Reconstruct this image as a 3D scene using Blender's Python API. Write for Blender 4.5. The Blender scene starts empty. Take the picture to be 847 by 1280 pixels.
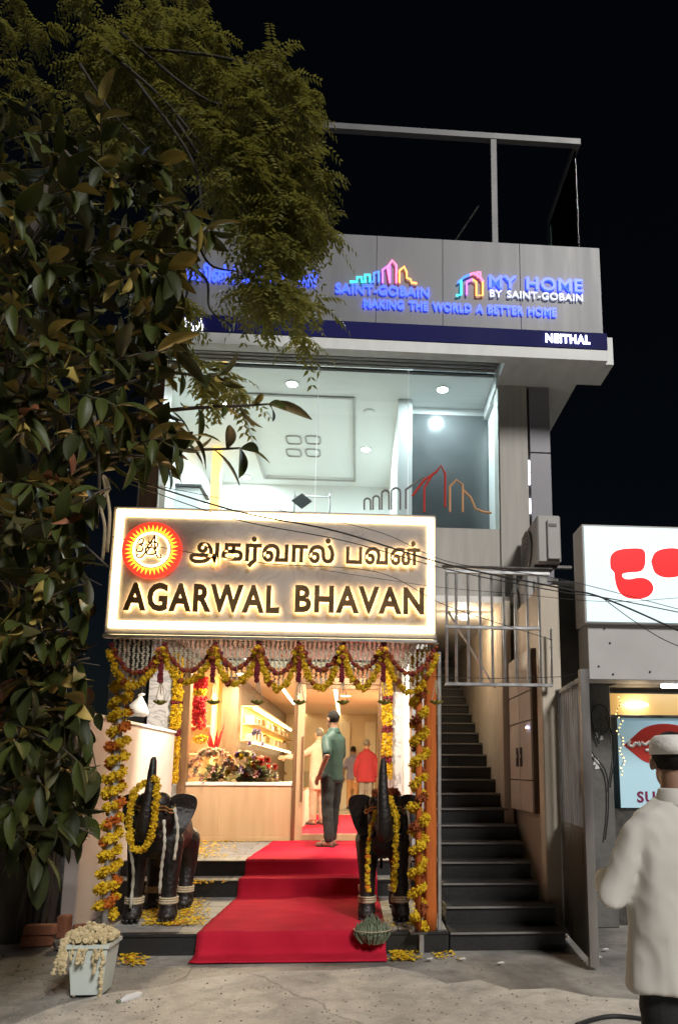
import bpy, bmesh, math, random
from mathutils import Vector, Matrix, noise
R = math.radians
random.seed(7)
SC = bpy.context.scene
COL = SC.collection

# ---------------------------------------------------------------- camera
F, CX, CY, CAMZ = 900.0, 512.0, 811.0, 1.5          # focal length and principal point in pixels of the 847 x 1280 photo
PITCH, YAW, ROLL = math.atan(154/900), math.atan(62/900), R(.3)
fwd = Vector((math.sin(YAW)*math.cos(PITCH), math.cos(YAW)*math.cos(PITCH), math.sin(PITCH)))
r0 = Vector((math.cos(YAW), -math.sin(YAW), 0)); u0 = r0.cross(fwd)
rgt = r0*math.cos(ROLL) + u0*math.sin(ROLL); upv = u0*math.cos(ROLL) - r0*math.sin(ROLL)
cam = bpy.data.cameras.new('camera'); cam_o = bpy.data.objects.new('camera', cam); COL.objects.link(cam_o)
cam_o.matrix_world = Matrix(((rgt.x, upv.x, -fwd.x, 0), (rgt.y, upv.y, -fwd.y, 0), (rgt.z, upv.z, -fwd.z, CAMZ), (0, 0, 0, 1)))
cam.sensor_fit = 'HORIZONTAL'; cam.sensor_width = 36; cam.lens = F/847*36
cam.shift_x = -(CX-423.5)/847; cam.shift_y = (CY-640)/847
cam.clip_start = .05; cam.clip_end = 500
SC.camera = cam_o
# ---------------------------------------------------------------- night sky and street light
SUN_EL, SUN_AZ = R(42), R(215)     # light from behind the camera, from the right
w = bpy.data.worlds.new('World'); SC.world = w; w.use_nodes = True
nt = w.node_tree; bg = nt.nodes['Background']
sky = nt.nodes.new('ShaderNodeTexSky'); sky.sky_type = 'NISHITA'; sky.sun_disc = False
sky.sun_elevation = R(35); sky.sun_rotation = R(152)
nt.links.new(sky.outputs[0], bg.inputs[0]); bg.inputs[1].default_value = .0005
sun = bpy.data.lights.new('street_light', 'SUN'); sun.energy = 1.5; sun.angle = R(14); sun.color = (1, .965, .92)  # sun lamp standing in for assumed street lamps out of view
sun_o = bpy.data.objects.new('street_light', sun); COL.objects.link(sun_o)
sd = Vector((-.34, .72, -.66)).normalized()
sun_o.rotation_euler = sd.to_track_quat('-Z', 'Y').to_euler(); sun_o.location = (6, -8, 9)
vs = SC.view_settings; vs.view_transform = 'Standard'; vs.look = 'None'; vs.exposure = 1.0; vs.gamma = 1; vs.use_curve_mapping = False
SC.cycles.use_denoising = True; SC.cycles.max_bounces = 6; SC.cycles.diffuse_bounces = 4; SC.cycles.glossy_bounces = 3
SC.cycles.transparent_max_bounces = 12; SC.cycles.transmission_bounces = 4; SC.cycles.sample_clamp_indirect = 4
SC.cycles.caustics_reflective = False; SC.cycles.caustics_refractive = False

def at(px, py, Y):
    d = fwd*F + rgt*(px-CX) + upv*(CY-py)
    return Vector((0, 0, CAMZ)) + d*(Y/d.y)
def atz(px, py, Z):
    d = fwd*F + rgt*(px-CX) + upv*(CY-py)
    return Vector((0, 0, CAMZ)) + d*((Z-CAMZ)/d.z)
def atx(px, py, X):
    d = fwd*F + rgt*(px-CX) + upv*(CY-py)
    return Vector((0, 0, CAMZ)) + d*(X/d.x)

# ---------------------------------------------------------------- materials
MATS = {}
def pm(name, c1, c2=None, scale=6, rough=.6, bump=0, bscale=None, metal=0, spec=.5, detail=6, stretch=(1, 1, 1), contrast=.5, trans=0, sheen=0, coat=0):
    m = bpy.data.materials.new(name); m.use_nodes = True; MATS[name] = m
    n = m.node_tree.nodes; l = m.node_tree.links; b = n['Principled BSDF']
    b.inputs['Roughness'].default_value = rough; b.inputs['Metallic'].default_value = metal
    b.inputs['Specular IOR Level'].default_value = spec
    if coat: b.inputs['Coat Weight'].default_value = coat; b.inputs['Coat Roughness'].default_value = .12
    if sheen: b.inputs['Sheen Weight'].default_value = sheen
    b.inputs['Base Color'].default_value = (*c1, 1)
    if c2 is not None or bump:
        tc = n.new('ShaderNodeTexCoord'); mp = n.new('ShaderNodeMapping'); mp.inputs['Scale'].default_value = stretch
        l.new(tc.outputs['Object'], mp.inputs[0])
    if c2 is not None:
        nz = n.new('ShaderNodeTexNoise'); nz.inputs['Scale'].default_value = scale; nz.inputs['Detail'].default_value = detail
        cr = n.new('ShaderNodeValToRGB'); cr.color_ramp.elements[0].position = .5-contrast*.5; cr.color_ramp.elements[1].position = .5+contrast*.5
        cr.color_ramp.elements[0].color = (*c1, 1); cr.color_ramp.elements[1].color = (*c2, 1)
        l.new(mp.outputs[0], nz.inputs['Vector']); l.new(nz.outputs['Fac'], cr.inputs[0]); l.new(cr.outputs[0], b.inputs['Base Color'])
        mr = n.new('ShaderNodeMapRange'); mr.inputs['To Min'].default_value = max(0, rough-.12); mr.inputs['To Max'].default_value = min(1, rough+.12)
        l.new(nz.outputs['Fac'], mr.inputs['Value']); l.new(mr.outputs[0], b.inputs['Roughness'])
    if bump:
        nb = n.new('ShaderNodeTexNoise'); nb.inputs['Scale'].default_value = bscale or scale*4; nb.inputs['Detail'].default_value = 8
        bp = n.new('ShaderNodeBump'); bp.inputs['Strength'].default_value = bump; bp.inputs['Distance'].default_value = .02
        l.new(mp.outputs[0], nb.inputs['Vector']); l.new(nb.outputs['Fac'], bp.inputs['Height']); l.new(bp.outputs[0], b.inputs['Normal'])
    if trans:
        out = n['Material Output']; tr = n.new('ShaderNodeBsdfTranslucent'); mx = n.new('ShaderNodeMixShader'); mx.inputs[0].default_value = trans
        tr.inputs[0].default_value = (*[min(1, x*1.3) for x in (c2 or c1)], 1)
        l.new(b.outputs[0], mx.inputs[1]); l.new(tr.outputs[0], mx.inputs[2]); l.new(mx.outputs[0], out.inputs[0])
    return m
def em(name, c, s, base=None):
    m = bpy.data.materials.new(name); m.use_nodes = True; MATS[name] = m
    b = m.node_tree.nodes['Principled BSDF']; b.inputs['Base Color'].default_value = (*(base or c), 1)
    b.inputs['Emission Color'].default_value = (*c, 1); b.inputs['Emission Strength'].default_value = s; b.inputs['Roughness'].default_value = .4
    return m
def glass(name, tint=(.93, .97, .96), refl=1.0):
    m = bpy.data.materials.new(name); m.use_nodes = True; MATS[name] = m
    n = m.node_tree.nodes; l = m.node_tree.links; n.remove(n['Principled BSDF']); out = n['Material Output']
    t = n.new('ShaderNodeBsdfTransparent'); t.inputs[0].default_value = (*tint, 1)
    g = n.new('ShaderNodeBsdfGlossy'); g.inputs['Roughness'].default_value = .02; g.inputs[0].default_value = (refl, refl, refl, 1)
    f = n.new('ShaderNodeFresnel'); f.inputs[0].default_value = 1.45
    mx = n.new('ShaderNodeMixShader'); l.new(f.outputs[0], mx.inputs[0]); l.new(t.outputs[0], mx.inputs[1]); l.new(g.outputs[0], mx.inputs[2]); l.new(mx.outputs[0], out.inputs[0])
    return m
def marble(name, base, vein, scale=2.2):
    m = pm(name, base, None, rough=.25); n = m.node_tree.nodes; l = m.node_tree.links; b = n['Principled BSDF']
    tc = n.new('ShaderNodeTexCoord'); mp = n.new('ShaderNodeMapping'); mp.inputs['Rotation'].default_value = (0, R(35), 0); mp.inputs['Scale'].default_value = (1, 1, 1.3)
    nz = n.new('ShaderNodeTexNoise'); nz.inputs['Scale'].default_value = scale; nz.inputs['Detail'].default_value = 9; nz.inputs['Distortion'].default_value = 1.6
    ab = n.new('ShaderNodeMath'); ab.operation = 'SUBTRACT'; ab.inputs[1].default_value = .5
    a2 = n.new('ShaderNodeMath'); a2.operation = 'ABSOLUTE'
    cr = n.new('ShaderNodeValToRGB'); cr.color_ramp.elements[0].position = 0; cr.color_ramp.elements[0].color = (*vein, 1)
    cr.color_ramp.elements[1].position = .045; cr.color_ramp.elements[1].color = (*base, 1)
    l.new(tc.outputs['Object'], mp.inputs[0]); l.new(mp.outputs[0], nz.inputs['Vector']); l.new(nz.outputs['Fac'], ab.inputs[0]); l.new(ab.outputs[0], a2.inputs[0]); l.new(a2.outputs[0], cr.inputs[0]); l.new(cr.outputs[0], b.inputs['Base Color'])
    return m
def concrete(name, c1, c2, rough, stain):
    m = pm(name, c1, c2, 1.4, rough, detail=10); n = m.node_tree.nodes; l = m.node_tree.links; b = n['Principled BSDF']; cr = [x for x in n if x.type == 'VALTORGB'][0]
    tc = [x for x in n if x.type == 'TEX_COORD'][0]
    def nz(sc, det, dis=0):
        q = n.new('ShaderNodeTexNoise'); q.inputs['Scale'].default_value = sc; q.inputs['Detail'].default_value = det; q.inputs['Distortion'].default_value = dis; l.new(tc.outputs['Object'], q.inputs['Vector']); return q
    def ramp(src, a, b_, ca, cb):
        r = n.new('ShaderNodeValToRGB'); r.color_ramp.elements[0].position = a; r.color_ramp.elements[1].position = b_; r.color_ramp.elements[0].color = (ca, ca, ca, 1); r.color_ramp.elements[1].color = (cb, cb, cb, 1); l.new(src, r.inputs[0]); return r
    def mul(x, y):
        q = n.new('ShaderNodeMix'); q.data_type = 'RGBA'; q.blend_type = 'MULTIPLY'; q.inputs[0].default_value = 1; l.new(x, q.inputs[6]); l.new(y, q.inputs[7]); return q.outputs[2]
    st_ = ramp(nz(.9, 8, 1.5).outputs['Fac'], .38, .58, stain, 1); sp = ramp(nz(70, 3).outputs['Fac'], .34, .5, .8, 1); s2 = ramp(nz(7, 6, .6).outputs['Fac'], .3, .6, .72, 1)
    vo = n.new('ShaderNodeTexVoronoi'); vo.feature = 'DISTANCE_TO_EDGE'; vo.inputs['Scale'].default_value = .33
    wn = nz(2.2, 6); ad = n.new('ShaderNodeMixRGB'); ad.inputs[0].default_value = .22; l.new(tc.outputs['Object'], ad.inputs[1]); l.new(wn.outputs['Color'], ad.inputs[2]); l.new(ad.outputs[0], vo.inputs['Vector'])
    ck = ramp(vo.outputs['Distance'], .0, .004, .6, 1)
    l.new(mul(mul(mul(mul(cr.outputs[0], st_.outputs[0]), sp.outputs[0]), s2.outputs[0]), ck.outputs[0]), b.inputs['Base Color'])
    bp = n.new('ShaderNodeBump'); bp.inputs['Strength'].default_value = .5; bp.inputs['Distance'].default_value = .012; hm = n.new('ShaderNodeMath'); hm.operation = 'ADD'
    l.new(ck.outputs[0], hm.inputs[0]); l.new(nz(24, 8).outputs['Fac'], hm.inputs[1]); l.new(hm.outputs[0], bp.inputs['Height']); l.new(bp.outputs[0], b.inputs['Normal'])
concrete('concrete', (.46, .425, .375), (.62, .58, .52), .8, .74)
concrete('wet_concrete', (.24, .228, .21), (.40, .38, .345), .6, .55)
pm('granite', (.011, .011, .012), (.028, .028, .028), 60, .38, .08, 40)
pm('paver', (.16, .155, .15), (.27, .26, .245), 9, .6, .25, 60)
pm('grout', (.06, .058, .055), (.10, .095, .09), 30, .9)
pm('white_wall', (.74, .73, .70), (.80, .79, .77), 3, .6, .05, 40)
pm('pink_wall', (.66, .57, .53), (.74, .66, .62), 2, .7, .1, 30)
pm('cream_wall', (.52, .45, .36), (.62, .55, .45), 2.2, .7, .12, 40, stretch=(1, 1, .4))
pm('beige_wall', (.36, .345, .315), (.47, .45, .415), 3, .7, .1, 40, stretch=(4, 4, .3))
pm('grey_cement', (.07, .07, .068), (.17, .165, .155), 2.6, .85, .5, 14, detail=10)
pm('grey_panel', (.14, .144, .157), (.185, .19, .205), 2.2, .45, .02, 30, stretch=(3, 3, .25))
pm('cool_panel', (.21, .205, .235), (.25, .245, .275), 1.5, .4)
pm('navy', (.007, .008, .085), (.010, .011, .105), 2, .6, spec=.08)
pm('soffit_white', (.60, .615, .61), (.76, .78, .77), 2.5, .5, stretch=(3, 1, 1))
pm('shutter_grey', (.16, .15, .14), (.24, .225, .21), 5, .5, .1, 20, stretch=(1, 1, 3))
pm('black', (.012, .012, .012), None, rough=.6)
pm('steel', (.62, .62, .62), (.75, .75, .75), 12, .36, .02, 60, metal=1)
pm('gate_post', (.24, .22, .21), (.44, .42, .41), 6, .34, .06, 30, metal=.9, stretch=(1, 1, .2))
pm('gate_steel', (.20, .18, .165), (.42, .40, .38), 6, .3, .06, 30, metal=1, stretch=(1, 1, .2))
pm('dark_steel', (.10, .095, .09), (.2, .19, .18), 10, .4, metal=1)
pm('frame_grey', (.075, .075, .08), (.105, .105, .11), 4, .45)
pm('wood_panel', (.50, .33, .19), (.60, .41, .25), 3, .38, .03, 30, stretch=(3, 3, .35))
pm('bronze_frame', (.20, .11, .055), (.32, .19, .10), 5, .35, .03, 30, metal=.5, stretch=(3, 3, .3))
pm('dark_wood', (.10, .055, .03), (.17, .10, .055), 5, .5, .05, 20, stretch=(3, 3, .3))
pm('warm_wall', (.62, .48, .32), (.68, .53, .36), 2, .6)
pm('warm_ceiling', (.72, .62, .48), (.76, .66, .52), 2, .6)
pm('floor_tile', (.55, .48, .40), (.62, .55, .46), 3, .25)
pm('carpet_red', (.40, .010, .030), (.56, .020, .046), 3, .95, .5, 160, spec=.1)
pm('marigold_yellow', (.62, .38, .008), (.80, .56, .015), 40, .8, .6, 90, trans=.15)
pm('marigold_orange', (.66, .17, .006), (.85, .28, .01), 40, .8, .6, 90, trans=.15)
pm('marigold_deep', (.45, .10, .008), (.60, .17, .01), 40, .8, .6, 90, trans=.1)
pm('marigold_rust', (.22, .045, .012), (.34, .08, .015), 40, .8, .6, 90)
pm('rose_maroon', (.13, .008, .014), (.22, .015, .025), 40, .8, .5, 90)
pm('rose_red', (.42, .01, .02), (.60, .02, .03), 40, .8, .5, 90, trans=.1)
pm('jasmine', (.66, .64, .54), (.80, .78, .68), 40, .8, .4, 90, trans=.4)
pm('lotus_green', (.20, .19, .03), (.30, .27, .05), 20, .7)
pm('twine', (.40, .32, .20), (.55, .46, .32), 40, .9, .4, 80)
pm('elephant_bronze', (.006, .005, .0045), (.019, .013, .010), 9, .46, .6, 30, metal=.1)
pm('orange_cloth', (.42, .09, .012), (.56, .15, .02), 8, .85, .4, 20, stretch=(6, 6, .5))
pm('brick', (.24, .085, .045), (.34, .14, .075), 14, .9, .6, 40)
pm('stone', (.20, .17, .14), (.30, .26, .22), 12, .9, .6, 30)
pm('bin_plastic', (.50, .56, .52), (.58, .64, .60), 4, .45)
pm('dried_flowers', (.42, .33, .18), (.62, .52, .32), 25, .9, .5, 60)
pm('dry_leaf', (.10, .13, .08), (.19, .22, .14), 20, .8, .4, 60)
pm('bark_dark', (.016, .014, .010), (.035, .03, .022), 7, .9, .5, 24)
pm('bark', (.045, .037, .029), (.10, .083, .066), 7, .9, .8, 24, stretch=(1, 1, .3))
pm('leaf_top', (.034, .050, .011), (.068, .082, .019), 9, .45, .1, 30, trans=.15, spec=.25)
pm('leaf_under_lit', (.24, .18, .04), (.38, .29, .07), 9, .5, .1, 30, trans=.10)  # yellowish underside, with the sign's warm light put into its gold
pm('leaf_top_shaded', (.016, .022, .007), (.034, .040, .012), 9, .5, trans=.10, spec=.2)  # shaded copy of the leaf top, darkness put into the colour
pm('leaf_under_shaded', (.045, .045, .014), (.085, .078, .024), 9, .55, trans=.10)  # underside of the shaded leaves, darkened in its colour
pm('leaf_brown', (.16, .055, .025), (.24, .09, .035), 9, .6)
pm('neem', (.066, .080, .014), (.175, .163, .030), 4, .5, trans=.4)
pm('skin_brown', (.25, .14, .09), (.31, .175, .11), 10, .5)
pm('skin_light', (.38, .22, .14), (.44, .27, .18), 10, .5)
pm('hair_black', (.010, .008, .007), (.022, .018, .016), 60, .7, .4, 120, spec=.12)
pm('hair_grey', (.09, .08, .07), (.17, .155, .14), 60, .6, .4, 120)
pm('shirt_green', (.009, .040, .030), (.017, .058, .043), 6, .6, .15, 60)
pm('trousers_dark', (.012, .019, .017), (.022, .030, .028), 8, .8, .2, 80)
pm('trousers_black', (.008, .008, .009), (.014, .014, .015), 8, .85, .2, 80)
pm('shirt_white', (.56, .535, .49), (.63, .605, .555), 5, .85, .05, 260)
pm('cloth_white', (.72, .70, .66), (.78, .76, .72), 6, .85, .2, 70)
pm('kurta_pink', (.46, .32, .26), (.52, .38, .31), 6, .85, .2, 50)
pm('shirt_red', (.22, .012, .022), (.28, .02, .03), 6, .85, .2, 50)
pm('shirt_blue', (.22, .20, .32), (.30, .27, .40), 6, .85, .2, 50)
pm('cloth_orange', (.60, .30, .13), (.68, .36, .17), 6, .85, .2, 50)
pm('cloth_grey', (.16, .15, .14), (.22, .21, .20), 6, .85, .2, 50)
pm('leather', (.03, .02, .015), (.06, .04, .03), 20, .5)
pm('plastic_grey', (.36, .35, .33), (.42, .41, .39), 4, .5)
pm('cable', (.012, .012, .013), None, rough=.6)
pm('box_side', (.44, .43, .42), (.52, .51, .50), 3, .6)
pm('brass', (.32, .22, .06), (.45, .32, .10), 10, .35, metal=.8)
pm('letter_brass', (.17, .10, .045), (.26, .16, .07), 10, .35, metal=.6)
pm('paper', (.62, .62, .60), (.70, .70, .68), 10, .9)
pm('plastic_white', (.70, .70, .70), (.8, .8, .8), 8, .3, trans=.3)
pm('cabinet', (.54, .50, .44), (.62, .58, .51), 3, .5, stretch=(1, 1, .3))
pm('grey_glass', (.15, .162, .168), (.18, .192, .198), 2, .16, metal=.4)
pm('room_white', (.78, .80, .79), (.82, .84, .83), 2, .6)
pm('tray_white', (.76, .79, .78), (.80, .83, .82), 2, .6)
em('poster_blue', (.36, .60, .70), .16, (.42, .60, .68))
pm('poster_red', (.50, .035, .025), (.58, .05, .035), 3, .35)
pm('poster_white', (.75, .75, .74), None, rough=.4)
pm('poster_purple', (.22, .015, .08), None, rough=.4)
marble('marble_sign', (.37, .345, .335), (.32, .295, .285), 3.2)
marble('marble_white', (.66, .66, .68), (.36, .37, .41), 3.0)
em('border_light', (1, .74, .36), 8)
em('halo_light', (1, .66, .27), 9)
em('ring_red', (1, .04, .02), .75, (.7, .03, .02))
em('ray_yellow', (1, .55, .03), 1.1, (.8, .5, .05))
em('blue_face', (.04, .09, 1), 1.1, (.04, .08, .6)); em('blue_halo', (.05, .10, 1), 6)
em('white_face', (.9, .93, 1), 2.2); em('white_dim', (.65, .72, 1), .55, (.4, .4, .5))
em('logo_cyan', (.05, .75, .85), 1.2); em('logo_blue', (.06, .18, 1), 1.3); em('logo_violet', (.55, .15, .9), 1.1); em('logo_pink', (1, .16, .32), 1.3); em('logo_orange', (1, .36, .10), 1.2)
em('lightbox_face', (.70, .92, .97), .40, (.5, .54, .55)); em('lightbox_red', (1, .006, .010), .5, (.5, .006, .008)); em('lightbox_white', (1, 1, 1), .7); em('lit_ceiling_amber', (1, .55, .14), .22, (.5, .36, .16))
em('downlight_cool', (.93, 1, 1), 22); em('downlight_warm', (1, .80, .52), 12); em('strip_warm', (1, .80, .45), 7); em('amber_glow', (1, .56, .10), 1.1, (.7, .5, .2))
em('tube_light', (.9, .95, 1), 7); em('fairy', (1, .74, .3), 1.0); em('led_dot', (.5, .6, 1), 8); em('led_orange', (1, .25, .05), 3); em('edge_white', (.85, .95, 1), .25, (.8, .82, .82))
glass('glass_clear'); glass('glass_cool', (.95, .97, .975)); glass('glass_green', (.55, .72, .66), .25)
def M(x): return MATS[x]

# ---------------------------------------------------------------- mesh builder and object helpers
BASE = {}
_ICO = {}
def ico(sub):
    if sub not in _ICO:
        b = bmesh.new(); bmesh.ops.create_icosphere(b, subdivisions=sub, radius=1)
        b.verts.index_update(); _ICO[sub] = ([v.co.copy() for v in b.verts], [[v.index for v in f.verts] for f in b.faces]); b.free()
    return _ICO[sub]
class MB:
    def __init__(s): s.v = []; s.f = []; s.m = []
    def add(s, vs, fs, mi=0):
        o = len(s.v); s.v += [Vector(x) for x in vs]; s.f += [[i+o for i in f] for f in fs]; s.m += [mi]*len(fs); return s
    def box(s, x0, x1, y0, y1, z0, z1, mi=0):
        return s.add([(x0,y0,z0),(x1,y0,z0),(x1,y1,z0),(x0,y1,z0),(x0,y0,z1),(x1,y0,z1),(x1,y1,z1),(x0,y1,z1)],
                     [[3,2,1,0],[4,5,6,7],[0,1,5,4],[1,2,6,5],[2,3,7,6],[3,0,4,7]], mi)
    def bev(s, x0, x1, y0, y1, z0, z1, b=.006, mi=0):
        bm = bmesh.new(); bmesh.ops.create_cube(bm, size=1)
        for v in bm.verts: v.co = Vector(((x0+x1)/2+v.co.x*(x1-x0), (y0+y1)/2+v.co.y*(y1-y0), (z0+z1)/2+v.co.z*(z1-z0)))
        bmesh.ops.bevel(bm, geom=list(bm.edges), offset=b, segments=1, affect='EDGES', clamp_overlap=True)
        bm.verts.index_update(); s.add([v.co.copy() for v in bm.verts], [[v.index for v in f.verts] for f in bm.faces], mi); bm.free(); return s
    def hexa(s, p, mi=0):   # eight corners: bottom ring then top ring
        return s.add(p, [[3,2,1,0],[4,5,6,7],[0,1,5,4],[1,2,6,5],[2,3,7,6],[3,0,4,7]], mi)
    def tube(s, pts, r, n=8, mi=0, cap=True, flat=1.0):
        pts = [Vector(p) for p in pts]; rs = r if isinstance(r, (list, tuple)) else [r]*len(pts)
        vs = []; fs = []; prev = None
        for i, p in enumerate(pts):
            t = (pts[min(i+1, len(pts)-1)] - pts[max(i-1, 0)])
            if t.length < 1e-9: t = Vector((0, 0, 1))
            t.normalize()
            if prev is None:
                a = Vector((0, 0, 1)) if abs(t.z) < .9 else Vector((1, 0, 0))
                x = t.cross(a).normalized()
            else:
                x = prev - t*prev.dot(t)
                x = x.normalized() if x.length > 1e-6 else t.orthogonal().normalized()
            prev = x; y = t.cross(x)
            for k in range(n):
                a = 2*math.pi*k/n; vs.append(p + x*(math.cos(a)*rs[i]) + y*(math.sin(a)*rs[i]*flat))
        for i in range(len(pts)-1):
            for k in range(n):
                k2 = (k+1) % n; fs.append([i*n+k, i*n+k2, (i+1)*n+k2, (i+1)*n+k])
        if cap: fs.append(list(range(n))[::-1]); fs.append([(len(pts)-1)*n+k for k in range(n)])
        return s.add(vs, fs, mi)
    def caps(s, pts, r, n=12):   # tube with round ends, for remeshing
        s.tube(pts, r, n); rs = r if isinstance(r, (list, tuple)) else [r]*len(pts)
        s.ball(pts[0], rs[0]*.99, 2); s.ball(pts[-1], rs[-1]*.99, 2); return s
    def ball(s, c, r, sub=1, jit=0, mi=0, rot=None):
        V, Fs = ico(sub); c = Vector(c); rr = Vector((r, r, r)) if not isinstance(r, (tuple, list, Vector)) else Vector(r)
        vs = []
        for v in V:
            k = 1 + (random.uniform(-jit, jit) if jit else 0); q = Vector((v.x*rr.x*k, v.y*rr.y*k, v.z*rr.z*k))
            vs.append(c + (rot @ q if rot else q))
        return s.add(vs, Fs, mi)
    def loft(s, secs, n=24, p=2.0):   # horizontal (super)elliptical rings: (x, y, z, a, b, yaw)
        vs = []; fs = []
        for q in secs:
            x, y, z, a, b = q[:5]; yw = q[5] if len(q) > 5 else 0
            for k in range(n):
                t = 2*math.pi*k/n; cc, ss = math.cos(t), math.sin(t)
                u = a*math.copysign(abs(cc)**(2/p), cc); v = b*math.copysign(abs(ss)**(2/p), ss)
                vs.append((x+u*math.cos(yw)-v*math.sin(yw), y+u*math.sin(yw)+v*math.cos(yw), z))
        for i in range(len(secs)-1):
            for k in range(n): fs.append([i*n+k, i*n+(k+1) % n, (i+1)*n+(k+1) % n, (i+1)*n+k])
        fs.append(list(range(n))[::-1]); fs.append([(len(secs)-1)*n+k for k in range(n)])
        return s.add(vs, fs)
    def prism(s, pts, y0, y1, mi=0):   # outline in X,Z (list of (x,z)) extruded along Y
        n = len(pts); bm = bmesh.new()
        a = [bm.verts.new((x, y0, z)) for x, z in pts]; f = bm.faces.new(a); f.normal_update(); bm.normal_update()
        r = bmesh.ops.triangulate(bm, faces=[f]); bm.verts.index_update()
        tri = [[v.index for v in g.verts] for g in bm.faces]; bm.free()
        vs = [(x, y0, z) for x, z in pts] + [(x, y1, z) for x, z in pts]
        fs = tri + [[i+n for i in t[::-1]] for t in tri] + [[i, (i+1) % n, n+(i+1) % n, n+i] for i in range(n)]
        return s.add(vs, fs, mi)
    def slab(s, pts, z0, z1, mi=0):    # outline in X,Y extruded along Z
        o = MB().prism([(x, y) for x, y in pts], z0, z1)
        return s.add([(v.x, v.z, v.y) for v in o.v], [f[::-1] for f in o.f], mi)
    def build(s, name, mat, parent=None, smooth=False, origin=None, kind=None, recalc=False):
        me = bpy.data.meshes.new(name)
        if parent is not None: b = BASE[parent.name]
        elif origin is not None: b = Vector(origin)
        else:
            xs = [v.x for v in s.v]; ys = [v.y for v in s.v]; zs = [v.z for v in s.v]
            b = Vector(((min(xs)+max(xs))/2, (min(ys)+max(ys))/2, min(zs)))
        me.from_pydata([v-b for v in s.v], [], s.f)
        for mm in (mat if isinstance(mat, (list, tuple)) else [mat]): me.materials.append(M(mm))
        if isinstance(mat, (list, tuple)): me.polygons.foreach_set('material_index', s.m)
        if recalc:
            bm = bmesh.new(); bm.from_mesh(me); bmesh.ops.recalc_face_normals(bm, faces=bm.faces); bm.to_mesh(me); bm.free()
        if smooth: me.polygons.foreach_set('use_smooth', [True]*len(me.polygons))
        me.update()
        o = bpy.data.objects.new(name, me); COL.objects.link(o)
        if parent is not None: o.parent = parent
        else: o.location = b
        BASE[o.name] = b
        if kind: o['kind'] = kind
        return o
def T(name, label, cat, loc=(0, 0, 0), group=None):
    o = bpy.data.objects.new(name, None); COL.objects.link(o); o.location = loc; o.empty_display_size = .1
    BASE[o.name] = Vector(loc); o['label'] = label; o['category'] = cat
    if group: o['group'] = group
    return o
def tag(o, label, cat, group=None):
    o['label'] = label; o['category'] = cat
    if group: o['group'] = group
    return o
def copy_tree(o, loc=None, parent=None):
    c = o.copy(); COL.objects.link(c); c.parent = parent
    if loc is not None: c.location = loc
    for ch in o.children: copy_tree(ch, None, c)
    return c
def remesh(mb, name, mat, voxel, parent=None, smooth=4, disp=None, origin=None):
    me = bpy.data.meshes.new('tmp'); me.from_pydata(mb.v, [], mb.f); me.update()
    bm = bmesh.new(); bm.from_mesh(me); bmesh.ops.recalc_face_normals(bm, faces=bm.faces); bm.to_mesh(me); bm.free()
    o = bpy.data.objects.new('tmp', me); COL.objects.link(o)
    md = o.modifiers.new('r', 'REMESH'); md.mode = 'VOXEL'; md.voxel_size = voxel
    if smooth: s = o.modifiers.new('s', 'SMOOTH'); s.iterations = smooth; s.factor = .5
    dg = bpy.context.evaluated_depsgraph_get(); e = o.evaluated_get(dg); m2 = e.to_mesh()
    out = MB(); out.v = [v.co.copy() for v in m2.vertices]; out.f = [list(p.vertices) for p in m2.polygons]; out.m = [0]*len(out.f)
    nr = [v.normal.copy() for v in m2.vertices]
    e.to_mesh_clear(); bpy.data.objects.remove(o); bpy.data.meshes.remove(me)
    if disp: out.v = [v + n*disp(v, n) for v, n in zip(out.v, nr)]
    return out.build(name, mat, parent, True, origin)
def bx(name, mat, parent, x0, x1, y0, y1, z0, z1, b=0):
    m = MB(); (m.bev(x0, x1, y0, y1, z0, z1, b) if b else m.box(x0, x1, y0, y1, z0, z1)); return m.build(name, mat, parent)
def light(name, kind, loc, energy, color, size=.2, spot=None, parent=None, rot=None):
    L = bpy.data.lights.new(name, kind); L.energy = energy; L.color = color
    if kind == 'AREA': L.shape = 'DISK'; L.size = size
    else: L.shadow_soft_size = size
    if kind == 'SPOT': L.spot_size = R(spot or 120); L.spot_blend = .6
    o = bpy.data.objects.new(name, L); COL.objects.link(o)
    if parent: o.parent = parent; o.location = Vector(loc)-BASE[parent.name]
    else: o.location = loc
    if rot: o.rotation_euler = rot
    return o
def bez(p0, p1, sag, n=24):
    p0, p1 = Vector(p0), Vector(p1); return [p0.lerp(p1, i/n) + Vector((0, 0, -sag*4*(i/n)*(1-i/n))) for i in range(n+1)]
def spline(pts, n=8):
    P = [Vector(p) for p in pts]; P = [P[0]*2-P[1]] + P + [P[-1]*2-P[-2]]; o = []
    for i in range(1, len(P)-2):
        a, b, c, d = P[i-1:i+3]
        for k in range(n):
            t = k/n; o.append(.5*((2*b)+(c-a)*t+(2*a-5*b+4*c-d)*t*t+(3*b-a-3*c+d)*t**3))
    return o + [P[-2]]
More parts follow.
